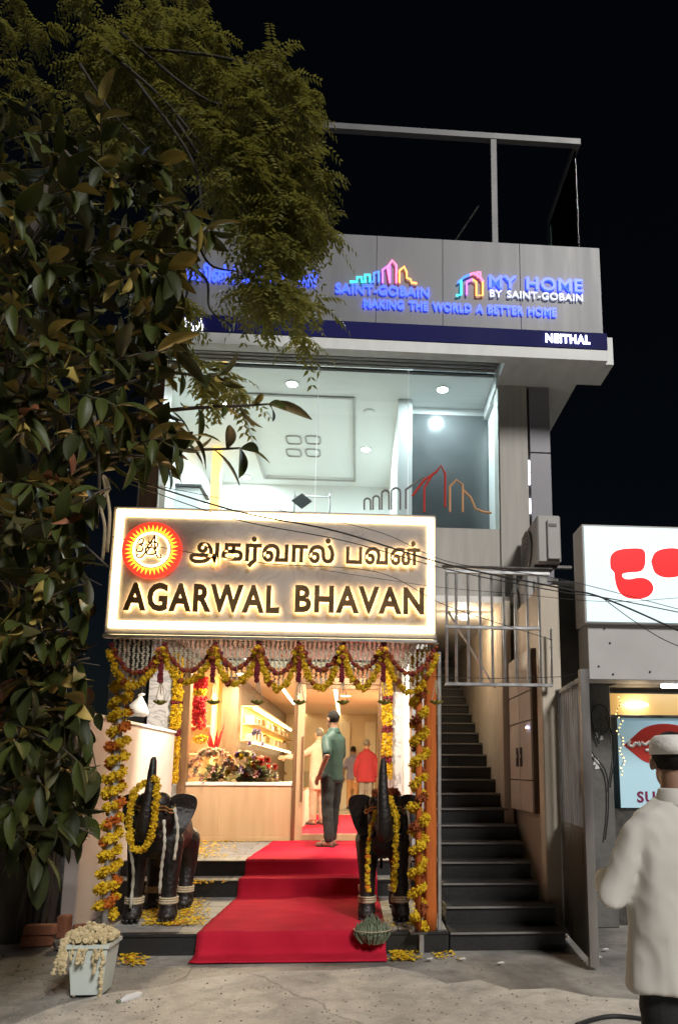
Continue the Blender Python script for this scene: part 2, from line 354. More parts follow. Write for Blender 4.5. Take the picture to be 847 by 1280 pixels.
# ---------------------------------------------------------------- lettering
_ADV = {}
def _txt(s, off):
    c = bpy.data.curves.new('t', 'FONT'); c.body = s; c.size = 1; c.offset = off; c.resolution_u = 3
    o = bpy.data.objects.new('t', c); COL.objects.link(o); bpy.context.view_layer.update()
    e = o.evaluated_get(bpy.context.evaluated_depsgraph_get()); me = e.to_mesh()
    r = ([v.co.copy() for v in me.vertices], [list(p.vertices) for p in me.polygons])
    e.to_mesh_clear(); bpy.data.objects.remove(o); bpy.data.curves.remove(c); return r
def glyphs(text, off=0):
    out = []; x = 0
    i = 0
    while i < len(text):
        g = text[i]; i += 1
        while i < len(text) and text[i] in '்ிீுூ': g += text[i]; i += 1
        if g == ' ': x += .42; continue
        k = (g, off)
        if k not in _ADV:
            v, f = _txt(g, off); a = max(q.x for q in _txt(g+'I', 0)[0]) - max(q.x for q in _txt('I', 0)[0]); _ADV[k] = (v, f, a)
        v, f, a = _ADV[k]; out.append((g, [Vector((q.x+x, q.y, 0)) for q in v], f)); x += a + (2.2*off if ord(g[0]) < 128 else 0)
    return out
def lettering(parent, text, x0, x1, z0, z1, y, depth, mat, off=0, halo=None, halo_y=None, name='letter', sink=0):
    """raised letters facing -Y; z0..z1 is the height of the body of the letters"""
    G = glyphs(text, off); vv = [q for g in G for q in g[1]]
    mnx, mxx = min(q.x for q in vv), max(q.x for q in vv)
    latin = all(ord(ch) < 128 for ch in text)
    ch = .69 if latin else .56
    sx = (x1-x0)/(mxx-mnx); sz = (z1-z0)/ch
    for g, v, f in G:
        mb = MB(); n = len(v)
        fr = [(x0+(q.x-mnx)*sx, y, z0+q.y*sz) for q in v]; bk = [(p[0], y+depth, p[2]) for p in fr]
        ec = {}
        for t in f:
            for a, b in zip(t, t[1:]+t[:1]): ec[(a, b)] = 1
        side = [[a, b, b+n, a+n] for (a, b) in ec if (b, a) not in ec]
        mb.add(fr+bk, [t for t in f] + [[i+n for i in t[::-1]] for t in f] + [s[::-1] for s in side])
        o = mb.build(name, mat, parent)
        if halo:
            cx = sum(p[0] for p in fr)/n; cz = sum(p[2] for p in fr)/n
            hb = MB(); hb.add([(p[0], halo_y, p[2]) for p in fr], [t[::-1] for t in f]); hb.build('halo_light', halo, o)

# ================================================================ the setting
g = MB()
nx, ny = 60, 50
xs = [-40 + 80*i/nx for i in range(nx+1)]; ys = [-12 + 72*j/ny for j in range(ny+1)]
g.add([(x, y, 0) for y in ys for x in xs], [[j*(nx+1)+i, j*(nx+1)+i+1, (j+1)*(nx+1)+i+1, (j+1)*(nx+1)+i] for j in range(ny) for i in range(nx)])
g.build('ground', 'wet_concrete', kind='structure', origin=(0, 0, 0))
edge = [atz(px, py, .02) for px, py in ((-60, 1290), (20, 1279), (70, 1258), (118, 1247), (150, 1240), (190, 1236), (232, 1228), (262, 1222), (330, 1216), (420, 1213), (480, 1208), (520, 1216), (560, 1230), (600, 1226), (640, 1238), (690, 1236), (735, 1245), (800, 1250), (900, 1256))]
pav = [(p.x+random.uniform(-.02, .02), p.y+random.uniform(-.02, .02)) for p in edge][::-1]
MB().slab([(-6, -3), (6, -3)] + pav, .004, .022).build('pavement', 'concrete', kind='structure')

# ---- entrance steps
Y1, Y2, Y3, YD = 6.38, 8.15, 8.52, 10.8
XL, XR = -2.62, .78
st = T('entrance_steps', 'three wide dark stone steps rising to the glass shop door', 'steps', (-.9, 7.5, 0))
for nm, (y0, y1, z0, z1), XL in zip(('step',)*3, ((Y1, Y2, .0, .146), (Y2, Y3, .0, .316), (Y3, YD+.1, .0, .476)), (-2.12, -2.62, -2.62)):
    s_ = MB().box(XL, XR, y0, y1, z0, z1).build(nm, 'grout', st)
    zt = z1+.024; xw = .62
    # stone nosing and riser
    MB().bev(XL, XR, y0-.025, y0+.06, z1+.001, zt+.002, .004).build('nosing', 'granite', s_)
    MB().box(XL, XR, y0-.012, y0-.001, .003 if z0 == 0 and y0 == Y1 else z1-.165, z1).build('riser', 'granite', s_)
    nr = max(1, round((y1-y0-.06)/.30)); d = (y1-y0-.062)/nr
    for j in range(nr):
        off = (j % 2)*.31
        x = XL-off
        while x < XR:
            a, b = max(XL, x)+.004, min(XR, x+xw)-.004
            if b-a > .05: MB().bev(a, b, y0+.062+j*d+.004, y0+.062+(j+1)*d-.004, z1+.001, zt+random.uniform(-.002, .001), .004).build('tile', 'paver', s_)
            x += xw
# ---- red carpet down the steps
def carpet(path, w, n=26, name='red_carpet', thick=.012):
    m = MB(); top = []
    for k, (y, z, xc, ww) in enumerate(path):
        for i in range(n+1):
            u = i/n; x = xc+(u-.5)*ww
            q = noise.noise(Vector((x*2.3, y*2.0, 3)))*.014 + noise.noise(Vector((x*1.2, y*9, 9)))*.012 + max(0, noise.noise(Vector((x*1.6+y*2, y*6, 20)))-.25)*.03
            ed = .012*noise.noise(Vector((i*.01, y*4, 1))) if i in (0, n) else 0
            top.append(Vector((x+ed, y+q*.6, z+thick+abs(q))))
    N = n+1; L = len(path)
    fs = [[k*N+i, k*N+i+1, (k+1)*N+i+1, (k+1)*N+i] for k in range(L-1) for i in range(n)]
    bot = [v-Vector((0, 0, thick*.8)) for v in top]; o = len(top)
    fb = [[o+i for i in f[::-1]] for f in fs]
    sd_ = [[k*N, (k+1)*N, o+(k+1)*N, o+k*N] for k in range(L-1)] + [[k*N+n+o, (k+1)*N+n+o, (k+1)*N+n, k*N+n] for k in range(L-1)] + [[i+1, i, o+i, o+i+1] for i in range(n)]
    return m.add(top+bot, fs+fb+sd_).build(name, 'carpet_red', smooth=True)
cl = [(240, 1203), (297, 1060)]; 
def cx_at(y):
    t = (y-6.0)/(10.6-6.0); return -.53+t*.03, 1.56-.16*t
path = []
def leg(ya, yb, za, zb, n):
    for i in range(n):
        t = i/(n-1) if n > 1 else 0; y = ya+(yb-ya)*t; c, w_ = cx_at(y); path.append((y, za+(zb-za)*t, c, w_))
leg(6.07, 6.27, .006, .012, 6); leg(6.30, 6.338, .03, .172, 6); leg(6.39, 8.06, .173, .173, 34); leg(8.085, 8.115, .19, .345, 5); leg(8.16, 8.45, .345, .345, 8); leg(8.46, 8.49, .36, .505, 5); leg(8.53, 10.70, .505, .505, 40)
tag(carpet(path, 1.6), 'long red carpet running down the entrance steps onto the pavement', 'carpet')

# ================================================================ main building
bd = T('commercial_building', 'two storey building with lit glass first floor and grey fascia above the sweet shop', 'building', (0, 10, 0))
YF, YG = 7.95, 8.7
zN1, zN0, zW0, zF1 = at(580, 411, YF).z, at(580, 432, YF).z, at(580, 446, YF).z, at(590, 301, YF).z
XFL, XFR = -2.6, at(752, 380, YF).x
fb_ = MB().box(XFL, XFR-.003, YF+.02, YF+.108, zN0+.003, zF1-.01).build('fascia_board', 'black', bd)
seams = [XFL] + [at(px, 360, YF).x for px in (285, 388, 470, 553, 650)] + [XFR]
for a, b in zip(seams[:-1], seams[1:]): MB().bev(a+.0018, b-.0018, YF, YF+.019, zN1+.003, zF1, .003).build('panel', 'grey_panel', fb_)
MB().bev(XFL, at(757, 428, YF).x, YF-.05, YF+.017, zN0, zN1, .004).build('navy_band', 'navy', fb_)
MB().bev(XFL, at(757, 440, YF).x, YF-.045, YF+.10, zW0, zN0-.003, .004).build('edge_strip', 'soffit_white', fb_)
# soffit with dark strips, white slab at the right-hand corner
zS = at(764, 458, 8.1).z; zS2 = at(560, 463, YG).z
X3 = 1.72
sf = MB().box(XFL, X3-.003, YF+.11, YG+.35, zS2+.041, zS2+.12).build('soffit', 'shutter_grey', bd)
for k in range(8): MB().bev(XFL, X3-.01, YF+.12+k*.085, YF+.18+k*.085, zS2+.002, zS2+.04, .004).build('strip', 'shutter_grey', sf)
xa = at(765, 455, 8.1).x; xb = at(720, 471, 8.55).x
MB().slab([(X3, YF+.11), (xa, YF+.11), (xa, 8.55), (xb, 8.55), (xb, 12.4), (X3, 12.4)], zS, zN1+.05).build('corner_slab', 'soffit_white', bd)
# roof
MB().box(XFL+.05, 2.3, 8.36, 13.6, zS2+.15, zF1-.35).build('roof_slab', 'grey_panel', bd)
# pillar, recess and side panels at the right
zP0 = at(600, 752, YG).z
pxs = [at(px, 560, YG-.06).x for px in (624, 659.5, 662.5, 688)]
MB().bev(pxs[0], pxs[1], YG-.06, YG+.3, zP0, zS+.055, .006).build('pillar', 'beige_wall', bd)
MB().box(pxs[1]+.002, pxs[3]-.03, YG+.02, YG+.3, zP0, zS-.003).build('recess', 'black', bd)
zj = at(675, 566, YG-.05).z
for nm, a, b in (('cladding', zj+.008, zS-.004), ('cladding', zP0+.2, zj-.008)):
    MB().bev(pxs[2], pxs[3], YG-.05, YG+.28, a, b, .004).build(nm, 'cool_panel', bd)
for a, b in ((576, 590), (592, 606), (624, 642)):
    MB().box(pxs[1]+.006, pxs[2]-.004, YG-.02, YG+.01, at(662, b, YG).z, at(662, a, YG).z).build('light_slot', 'white_face', bd)
MB().box(2.05, 2.25, YG+.31, 13.5, 3.2, zS-.004).build('side_wall', 'beige_wall', bd)
# wall under the glazing
zG0 = at(570, 661, YG).z; zG1 = zS2
XGL, XGR = at(203, 540, YG).x, at(628, 560, YG).x
MB().box(XGL-.25, pxs[0]-.002, YG-.03, YG+.15, zP0, zG0-.002).build('spandrel_wall', 'beige_wall', bd)
MB().box(XGL-.22, XGL, YG-.04, YG+.3, zP0, zS2+.04).build('pillar', 'dark_wood', bd)
MB().box(-2.9, 2.05, YG+.16, 13.4, zP0-.12, zP0).build('floor_slab', 'white_wall', bd)
# first floor room behind the glass
zC = zG1-.02; YB = 12.7; zFl = zP0+.02
MB().box(XGL-.3, 2.0, YG+.16, YB, zFl-.018, zFl+.3).build('room_floor', 'floor_tile', bd)
MB().box(XGL-.35, XGL-.25, YG+.31, YB, zFl, zC+.12).build('room_wall', 'room_white', bd)
MB().box(XGL-.3, 2.0, YB, YB+.1, zFl, zC+.12).build('room_wall', 'room_white', bd)
# ceiling with a tray recess: four pieces and a raised middle
t0 = atz(325, 493, zC); t1 = atz(437, 600, zC); tx0, tx1, ty0, ty1 = atz(322, 540, zC).x-.1, atz(440, 500, zC).x, t0.y, t1.y
XQ = atz(505, 520, zC).x
for a in ((XGL-.25, tx0, YG+.1, YB), (tx1, 1.9, YG+.1, YB), (tx0, tx1, YG+.1, ty0), (tx0, tx1, ty1, YB)):
    MB().box(a[0], a[1], a[2], a[3], zC, zC+.035).build('ceiling_board', 'room_white', bd)
MB().box(tx0-.05, tx1+.05, ty0-.05, ty1+.05, zC+.036, zC+.09).build('ceiling_tray', 'tray_white', bd)
for a in ((tx0-.04, tx1+.04, ty0-.04, ty0), (tx0-.04, tx1+.04, ty1, ty1+.04), (tx0-.04, tx0, ty0, ty1), (tx1, tx1+.04, ty0, ty1)): MB().box(a[0], a[1], a[2], a[3], zC-.022, zC-.001).build('tray_trim', 'plastic_grey', bd)
for k, (px, py) in enumerate(((367, 550), (391, 550), (367, 566), (391, 566))):     # four rounded loops on the tray ceiling
    c = atz(px, py, zC+.03); c.z = zC+.03; a, b = .115, .14
    MB().tube([(c.x+a*math.copysign(abs(math.cos(t))**.45, math.cos(t)), c.y+b*math.copysign(abs(math.sin(t))**.45, math.sin(t)), c.z) for t in [2*math.pi*i/28 for i in range(29)]], .016, 6).build('ceiling_loop', 'plastic_grey', bd)
# white partition and grey panel on the right of the room
yq = YG+.75
MB().box(at(497, 560, yq).x, at(515, 560, yq).x, yq, YB, zFl, zC-.002).build('partition', 'room_white', bd)
MB().box(at(515, 560, yq).x+.002, at(612, 560, yq).x, yq+.15, yq+.2, zFl+.28, at(560, 512, yq).z).build('dark_panel', 'grey_glass', bd)
MB().box(at(515, 560, yq).x+.002, 1.78, yq+.2, yq+.3, zFl, zC).build('inner_wall', 'room_white', bd)
MB().box(XGR-.02, pxs[0]-.003+.2, YG+.31, yq+.2, zFl, zC).build('return_wall', 'room_white', bd)
# glass panes with fine joints
gj = [XGL+.002] + [at(px, 540, YG).x for px in (396, 510)] + [XGR]
for a, b in zip(gj[:-1], gj[1:]):
    p_ = MB().box(a+.004, b-.004, YG, YG+.012, zG0+.002, zG1-.012).build('window_pane', 'glass_cool', bd)
for q in gj[1:3]: MB().box(q-.0035, q+.0035, YG-.002, YG+.014, zG0+.002, zG1-.013).build('glass_joint', 'edge_white', bd)
MB().bev(XGR+.001, pxs[0]-.003, YG-.02, YG+.05, zG0, zG1, .003).build('window_jamb', 'room_white', bd)
# line logo stuck on the glass
def pix_line(pts, Y, r, name, mat, parent, sm=4, flat=.5):
    P = [at(x, y, Y) for x, y in pts]; P = spline(P, sm) if sm else P
    return MB().tube(P, r, 6).build(name, mat, parent)
def arch(x0, x1, yb, yt):
    r = (x1-x0)/2; return [(x0, yb), (x0, yt+r)] + [(x0+r-r*math.cos(t), yt+r-r*math.sin(t)) for t in (.6, 1.2, 1.57, 1.95, 2.5)] + [(x1, yt+r), (x1, yb)]
for x0, x1, yt in ((455, 463, 623), (466, 474, 620), (477, 486, 613), (489, 500, 610)): pix_line(arch(x0, x1, 637, yt), YG-.012, .013, 'logo_line', 'cloth_grey', bd, 3)
pix_line([(507, 636), (507, 612), (518, 604), (530, 596)], YG-.012, .014, 'logo_line', 'cloth_grey', bd, 0)
pix_line([(515, 620), (530, 600), (545, 590), (551, 582), (556, 592), (556, 634)], YG-.012, .015, 'logo_line', 'poster_red', bd, 0)
pix_line([(530, 640), (530, 610), (541, 592)], YG-.012, .015, 'logo_line', 'poster_red', bd, 0)
pix_line([(562, 640), (562, 608), (570, 600), (578, 606), (578, 640)], YG-.012, .015, 'logo_line', 'cloth_orange', bd, 0)
pix_line([(578, 612), (588, 622), (594, 636), (604, 640), (614, 641)], YG-.012, .015, 'logo_line', 'cloth_orange', bd, 0)
# downlights of the first floor
for k, (px, py) in enumerate(((365, 479), (553, 486), (541, 530), (457, 561), (308, 596), (252, 592), (461, 514), (285, 505))):  # the deeper one over the grey panel stands in for a reflected lamp
    c = atz(px, py, zC); d_ = T('ceiling_downlight', ['round white downlight near the middle pane of the first floor ceiling', 'round white downlight over the grey panel close to the glass', 'round white light standing in for a lamp reflected in the grey panel', 'round white downlight right of the ceiling tray', 'round white downlight at the back left of the ceiling tray', 'round white downlight over the desk by the yellow column', 'unlit round ceiling fitting beside the ceiling tray', 'round white downlight behind the hanging leaves'][k], 'downlight', (c.x, c.y, zC-.02), 'downlights of the first floor room')
    MB().tube([(c.x, c.y, zC-.001), (c.x, c.y, zC-.015)], [.09, .085], 20).build('rim', 'room_white', d_)
    MB().tube([(c.x, c.y, zC-.0155), (c.x, c.y, zC-.022)], [.07, .06], 20).build('lens', 'room_white' if k == 6 else 'downlight_cool', d_)
    if k != 6: light('lamp', 'AREA', (c.x, c.y, zC-.03), 20, (.80, .98, 1), .11, parent=d_)
# furniture glimpsed in the upper room
q = at(232, 612, 10.6)
dk = T('reception_desk', 'white reception desk at the left of the upper room', 'desk', (q.x, 10.6, zFl+.3))
MB().bev(q.x-.42, q.x+.25, 10.4, 10.9, zFl+.3, q.z-.04, .01).build('base', 'room_white', dk); MB().bev(q.x-.46, q.x+.29, 10.36, 10.94, q.z-.038, q.z, .006).build('top', 'frame_grey', dk)
q = at(269, 600, 11.2); tag(MB().bev(q.x-.07, q.x+.07, 11.2, 11.34, zFl+.3, zC-.01, .01).build('yellow_column', 'amber_glow'), 'slim column glowing yellow beside the upper reception desk', 'column')
q = at(392, 622, 10.2)
rk = T('display_rack', 'chrome tube rack with a dark tile behind the first floor glass', 'rack', (q.x, 10.2, zFl+.3))
MB().tube(spline([(q.x-.28, 10.2, zFl+.3), (q.x-.28, 10.2, q.z-.03), (q.x-.24, 10.2, q.z+.01), (q.x+.2, 10.2, q.z+.01), (q.x+.24, 10.2, q.z-.03), (q.x+.24, 10.2, zFl+.3)], 4), .014, 8).build('frame', 'steel', rk)
c = at(377, 626, 10.15); MB().prism([(c.x-.15, c.z), (c.x, c.z-.12), (c.x+.15, c.z), (c.x, c.z+.12)], 10.15, 10.17).build('dark_tile', 'black', rk)

# ---- lettering on the fascia
YT = YF-.03
fs_ = T('fascia_lettering', 'blue lit company lettering and line logos across the grey fascia', 'sign', (1.2, YF, zN1))
def rect(px0, py0, px1, py1, Y):
    a = at(px0, py1, Y); b = at(px1, py0, Y); mid = at((px0+px1)/2, (py0+py1)/2, Y)
    h = abs(at((px0+px1)/2, py0, Y).z - at((px0+px1)/2, py1, Y).z); return a.x, b.x, mid.z-h/2, mid.z+h/2
def fl(text, r, mat, halo, off=.012, Y=YT, parent=fs_): lettering(parent, text, *rect(*r, Y), Y, .012, mat, off, halo, Y+.0135)
fl('SAINT-GOBAIN', (419, 356, 536, 367), 'blue_face', 'blue_halo'); fl('MY HOME', (611, 346, 728, 361), 'blue_face', 'blue_halo', .02)
fl('BY SAINT-GOBAIN', (612, 364.5, 728, 373), 'white_dim', None); fl('MAKING THE WORLD A BETTER HOME', (454, 378.5, 695, 388.5), 'blue_face', 'blue_halo', .014)
fl('செயின்ட்-கோபைன்', (214, 338, 397, 352), 'blue_face', 'blue_halo', .014)
fl('NEITHAL', (682, 418, 737, 428), 'white_face', None, .03, YF-.07); fl('நெய்தல்', (203, 401, 254, 411), 'white_face', None, .02, YF-.07)
def lg(pts, mat, sm=0, r=.013): pix_line(pts, YT, r, 'logo_line', mat, fs_, sm)
lg([(437, 352), (446, 352), (446, 346), (452, 346), (452, 352), (456, 352), (456, 343), (462, 343), (462, 352)], 'logo_cyan'); lg([(462, 352), (467, 352), (467, 341), (473, 339), (473, 352)], 'logo_blue')
lg([(478, 353), (478, 337), (487, 330), (487, 353)], 'logo_violet'); lg([(487, 353), (484, 334), (490, 325), (495, 331), (495, 353)], 'logo_pink'); lg([(499, 353), (499, 338), (505, 333), (508, 340), (508, 347), (513, 349), (514, 353), (521, 354)], 'logo_orange')
lg([(570, 369), (576, 368), (576, 350)], 'logo_cyan'); lg([(572, 353), (580, 346), (587, 343)], 'logo_blue'); lg([(587, 343), (592, 341), (600, 347), (604, 352)], 'logo_pink'); lg([(596, 343), (596, 340), (600, 340), (600, 345)], 'logo_pink'); lg([(603, 352), (603, 369), (595, 369), (595, 352), (590, 349)], 'logo_orange'); lg([(583, 368), (583, 352), (590, 349)], 'logo_violet')

# ---- steel frame on the roof terrace
zB = at(580, 170, 8.1).z; xr = at(720, 180, 8.1).x; xl = at(360, 165, 8.1).x; zT = zF1-.3; ybk = 9.5
rf = T('roof_frame', 'grey steel terrace frame with glass standing on the roof above the fascia', 'roof frame', ((xl+xr)/2, 8.6, zT))
def beam(nm, a, b, w_, mat='frame_grey'):
    a, b = Vector(a), Vector(b); MB().tube([a, b], w_*.7, 4).build(nm, mat, rf)
MB().bev(xl, xr+.05, 8.06, 8.14, zB-.045, zB+.045, .004).build('front_beam', 'frame_grey', rf)
xm = at(617, 240, 8.1).x; MB().bev(xm-.04, xm+.04, 8.065, 8.135, zT, zB-.046, .004).build('post', 'frame_grey', rf)
MB().bev(xr-.03, xr+.045, 8.141, ybk, zB-.04, zB+.04, .004).build('side_beam', 'frame_grey', rf)
MB().bev(xr-.03, xr+.04, ybk-.07, ybk, zT, zB-.041, .004).build('post', 'frame_grey', rf)
MB().bev(xr-.005, xr+.007, 8.15, ybk-.08, zT+.02, zB-.05, .002).build('glass_pane', 'glass_green', rf)
MB().box(xl+.1, xr-.05, 8.5, 8.52, zT, zT+.02).build('sill', 'dark_steel', rf)
MB().tube([(at(515, 290, 9).x, 9, zT+.1), (at(600, 190, 9).x, 9.2, zB-.05)], .012, 6).build('brace', 'dark_steel', rf)

# ================================================================ the shop on the ground floor
ZL = .505
sh = T('sweet_shop_front', 'glazed shop front with bronze frames and warm lit room inside', 'shop front', (-.9, YD, ZL))
def P(px, py, Y=YD): return at(px, py, Y)
xWL, xJ0, xJ1, xD1, xD2 = P(234, 950).x, P(366, 950).x, P(378, 950).x, P(471, 950).x, P(479, 950).x
zSill = P(300, 978).z; zHd = P(425, 856).z; zTop = 3.42
MB().box(xWL-.12, xWL-.002, YD-.04, YD+.12, ZL, zTop).build('frame_post', 'bronze_frame', sh)
MB().box(xWL, xJ0-.002, YD, YD+.04, ZL+.06, zSill-.05).build('kick_panel', 'wood_panel', sh)
MB().bev(xWL, xJ0-.002, YD-.012, YD+.05, ZL, ZL+.058, .003).build('base_rail', 'wood_panel', sh)
MB().bev(xWL, xJ0-.002, YD-.02, YD+.45, zSill-.048, zSill, .004).build('window_sill', 'white_wall', sh)
MB().box(xWL, xJ0-.002, YD+.005, YD+.017, zSill+.002, zTop-.01).build('window_pane', 'glass_clear', sh)
for q in ((xWL+xJ0)/2-.28, (xWL+xJ0)/2+.5): MB().bev(q, q+.018, YD-.004, YD+.0, ZL+.06, zSill-.052, .001).build('panel_batten', 'wood_panel', sh)
MB().bev(xJ0, xJ0+.05, YD-.03, YD+.09, ZL, zTop, .004).build('mullion', 'bronze_frame', sh)
MB().bev(xD2-.05, xD2, YD-.03, YD+.09, ZL, zTop, .004).build('frame_post', 'bronze_frame', sh)
MB().bev(xJ0+.051, xD2-.051, YD-.03, YD+.09, zHd, zHd+.1, .004).build('door_head', 'bronze_frame', sh)
MB().box(xJ0+.051, xD2-.051, YD+.01, YD+.02, zHd+.101, zTop-.01).build('transom_pane', 'glass_clear', sh)
dr = MB().bev(xJ0+.054, xJ1+.02, YD-.02, YD+.03, ZL+.006, zHd-.004, .004).build('door', 'wood_panel', sh)
MB().bev(xJ1+.021, xD2-.056, YD-.02, YD+.03, ZL+.006, ZL+.1, .004).build('bottom_rail', 'wood_panel', dr)
MB().bev(xJ1+.021, xD2-.056, YD-.02, YD+.03, zHd-.07, zHd-.004, .004).build('top_rail', 'bronze_frame', dr)
MB().bev(xD2-.088, xD2-.056, YD-.02, YD+.03, ZL+.101, zHd-.071, .004).build('stile', 'bronze_frame', dr)
MB().box(xJ1+.021, xD2-.089, YD, YD+.01, ZL+.101, zHd-.071).build('door_pane', 'glass_clear', dr)
MB().tube([(xJ1+.0, YD-.06, ZL+.55), (xJ1+.0, YD-.06, ZL+1.5)], .016, 10).build('handle', 'bronze_frame', dr)
# marble piers, lintel, porch ceiling
xm0, xm1 = P(186, 900).x, P(222, 900).x
MB().bev(xm0, xm1, YD-.1, YD+.1, ZL, zTop, .004).build('marble_pier', 'marble_white', sh)
xr0, xr1 = P(488, 900).x, P(513, 900).x
zLm = P(500, 866).z
MB().bev(xr0, xr1, YD-.1, YD+.1, ZL, zLm, .004).build('marble_pier', 'marble_white', sh)
MB().bev(xD2+.001, xr1, YD-.06, YD+.1, zLm+.003, zTop, .004).build('pier_head', 'dark_wood', sh)
MB().box(xD2+.001, xr0-.002, YD-.02, YD+.1, ZL, zLm).build('jamb_panel', 'white_wall', sh)
MB().box(xm1+.001, xWL-.122, YD-.02, YD+.1, ZL, zTop).build('jamb_panel', 'white_wall', sh)
MB().box(-2.75, .78, 8.3, 11.2, zTop, zTop+.12).build('porch_ceiling', 'white_wall', sh)
MB().box(xm0-.6, xm0-.002, YD-.02, YD+.1, 0, zTop).build('dark_gap', 'black', sh)
# inside the shop
XWl, XWr, YBk, zCe = -2.02, .62, 20.0, 3.05
MB().box(-2.9, XWr, YD+.13, YBk, ZL-.06, ZL-.004).build('shop_floor', 'floor_tile', sh)
MB().box(-2.9, XWr, YD+.13, YBk, zCe, zCe+.1).build('shop_ceiling', 'warm_ceiling', sh)
MB().box(-2.9, XWr, YBk, YBk+.1, ZL, zCe).build('back_wall', 'warm_wall', sh)
MB().box(XWl-.1, XWl, 12.35, YBk, ZL, zCe).build('side_wall', 'dark_wood', sh)
MB().box(XWr, XWr+.1, YD+.13, YBk, ZL, zCe).build('side_wall', 'warm_wall', sh)
MB().box(-2.95, -2.9, YD+.13, 12.4, ZL, zCe).build('side_wall', 'warm_wall', sh)
MB().box(-2.9, XWl-.28, 12.35, 12.45, ZL, zCe).build('alcove_back', 'warm_wall', sh)
MB().bev(XWl-.28, XWl, 12.15, 12.34, ZL, zCe-.002, .01).build('column', 'dark_wood', sh)
for z in (1.75, 2.2): MB().bev(-2.9, -2.42, 12.0, 12.34, z, z+.03, .004).build('alcove_shelf', 'wood_panel', sh)
MB().box(-2.42, -2.39, 12.0, 12.34, ZL, zCe-.01).build('alcove_side', 'amber_glow', sh)
for q in (-.55, .15):
    MB().bev(q, q+.3, YBk-.08, YBk-.003, ZL, zCe-.2, .01).build('wall_panel', 'warm_ceiling', sh)
# lit shelves on the left wall
sv = T('lit_wall_shelves', 'long illuminated sweet shelves along the left wall of the shop', 'shelves', (XWl, 15, 2.1))
for z in (2.0, 2.28, 2.58): MB().bev(XWl, XWl+.28, 12.5, 19.2, z, z+.025, .004).build('shelf', 'wood_panel', sv)
MB().box(XWl+.001, XWl+.02, 12.5, 19.2, 2.0, 2.6).build('back_panel', 'amber_glow', sv)
for z in (2.565, 1.985): MB().box(XWl+.2, XWl+.24, 12.5, 19.2, z-.02, z-.002).build('light_strip', 'strip_warm', sv)
sets = []
for i in range(30):
    y = 12.6+i*.22
    for z in (2.03, 2.31):
        h = random.uniform(.1, .18); MB().bev(XWl+.06, XWl+.2, y, y+.15, z, z+h, .006).build('sweet_box', random.choice(['warm_ceiling', 'wood_panel', 'brass', 'cloth_white']), sv)
ct = T('sweet_counter', 'long display counter with glass top inside the shop', 'counter', (-1.35, 15, ZL))
MB().bev(-1.6, -1.0, 12.8, 18.5, ZL, 1.15, .01).build('base', 'white_wall', ct); MB().bev(-1.6, -1.0, 12.8, 18.5, 1.151, 1.19, .004).build('top', 'wood_panel', ct); MB().box(-1.02, -1.0, 12.8, 18.5, 1.191, 1.5).build('glass_front', 'glass_clear', ct)
for i in range(9): MB().bev(-1.5, -1.12, 12.95+i*.6, 13.4+i*.6, 1.191, 1.23+.05*(i % 2), .01).build('tray', random.choice(['brass', 'marigold_orange', 'cloth_white']), ct)
ic = MB(); ic.bev(-1.0+.02, .25, YD+.2, 17.0, ZL+.0, ZL+.012, .003); tag(ic.build('indoor_carpet', 'carpet_red'), 'red carpet laid on the shop floor behind the glass door', 'carpet')
for k, (px, py, lab) in enumerate(((379, 901, 'small round downlight in the shop ceiling left of the standing man'), (431, 901, 'small round downlight in the shop ceiling right of the standing man'))):
    c = atz(px, py, zCe); d_ = T('shop_downlight', lab, 'downlight', (c.x, c.y, zCe-.02), 'shop ceiling downlights')
    MB().tube([(c.x, c.y, zCe-.001), (c.x, c.y, zCe-.014)], .09, 18).build('rim', 'warm_ceiling', d_); MB().tube([(c.x, c.y, zCe-.0145), (c.x, c.y, zCe-.022)], .07, 18).build('lens', 'downlight_warm', d_)
    light('lamp', 'AREA', (c.x, c.y, zCe-.03), 60, (1, .76, .48), .2, parent=d_)
def ceil_strip(lab, pts, w_=.03):
    Q = [atz(x, y, zCe-.006) for x, y in pts]; m = MB()
    for a, b in zip(Q[:-1], Q[1:]):
        d = (b-a).normalized(); s_ = Vector((d.y, -d.x, 0))*w_; m.hexa([a-s_, a+s_, b+s_, b-s_]+[v+Vector((0, 0, .005)) for v in (a-s_, a+s_, b+s_, b-s_)])
    return tag(m.build('ceiling_light_strip', 'strip_warm'), lab, 'strip light', 'linear lights in the shop ceiling')
ceil_strip('straight light strip in the shop ceiling above the green shirted man', [(419, 862), (424, 897)])
ceil_strip('curved light strip in the shop ceiling left of the green shirted man', [(375, 886), (380, 893), (392, 897), (408, 897)])
ceil_strip('light strip in the shop ceiling seen through the window', [(352, 860), (368, 881)])
for k, (x, y, e) in enumerate(((-1.9, 11.6, 105), (-.4, 12.0, 105), (-.3, 14.8, 100))):  # further lamps assumed in the shop ceiling to light the room
    d_ = T('assumed_shop_lamp', ('assumed round lamp in the shop ceiling over the window flowers', 'assumed round lamp in the shop ceiling just behind the door', 'assumed round lamp in the shop ceiling over the customers')[k], 'downlight', (x, y, zCe-.03), 'assumed round lamps in the shop ceiling')
    MB().tube([(x, y, zCe-.001), (x, y, zCe-.02)], [.12, .11], 20).build('rim', 'warm_ceiling', d_); MB().tube([(x, y, zCe-.0205), (x, y, zCe-.026)], .09, 20).build('lens', 'downlight_warm', d_)
    light('lamp', 'AREA', (x, y, zCe-.035), e, (1, .76, .47), .25, parent=d_)
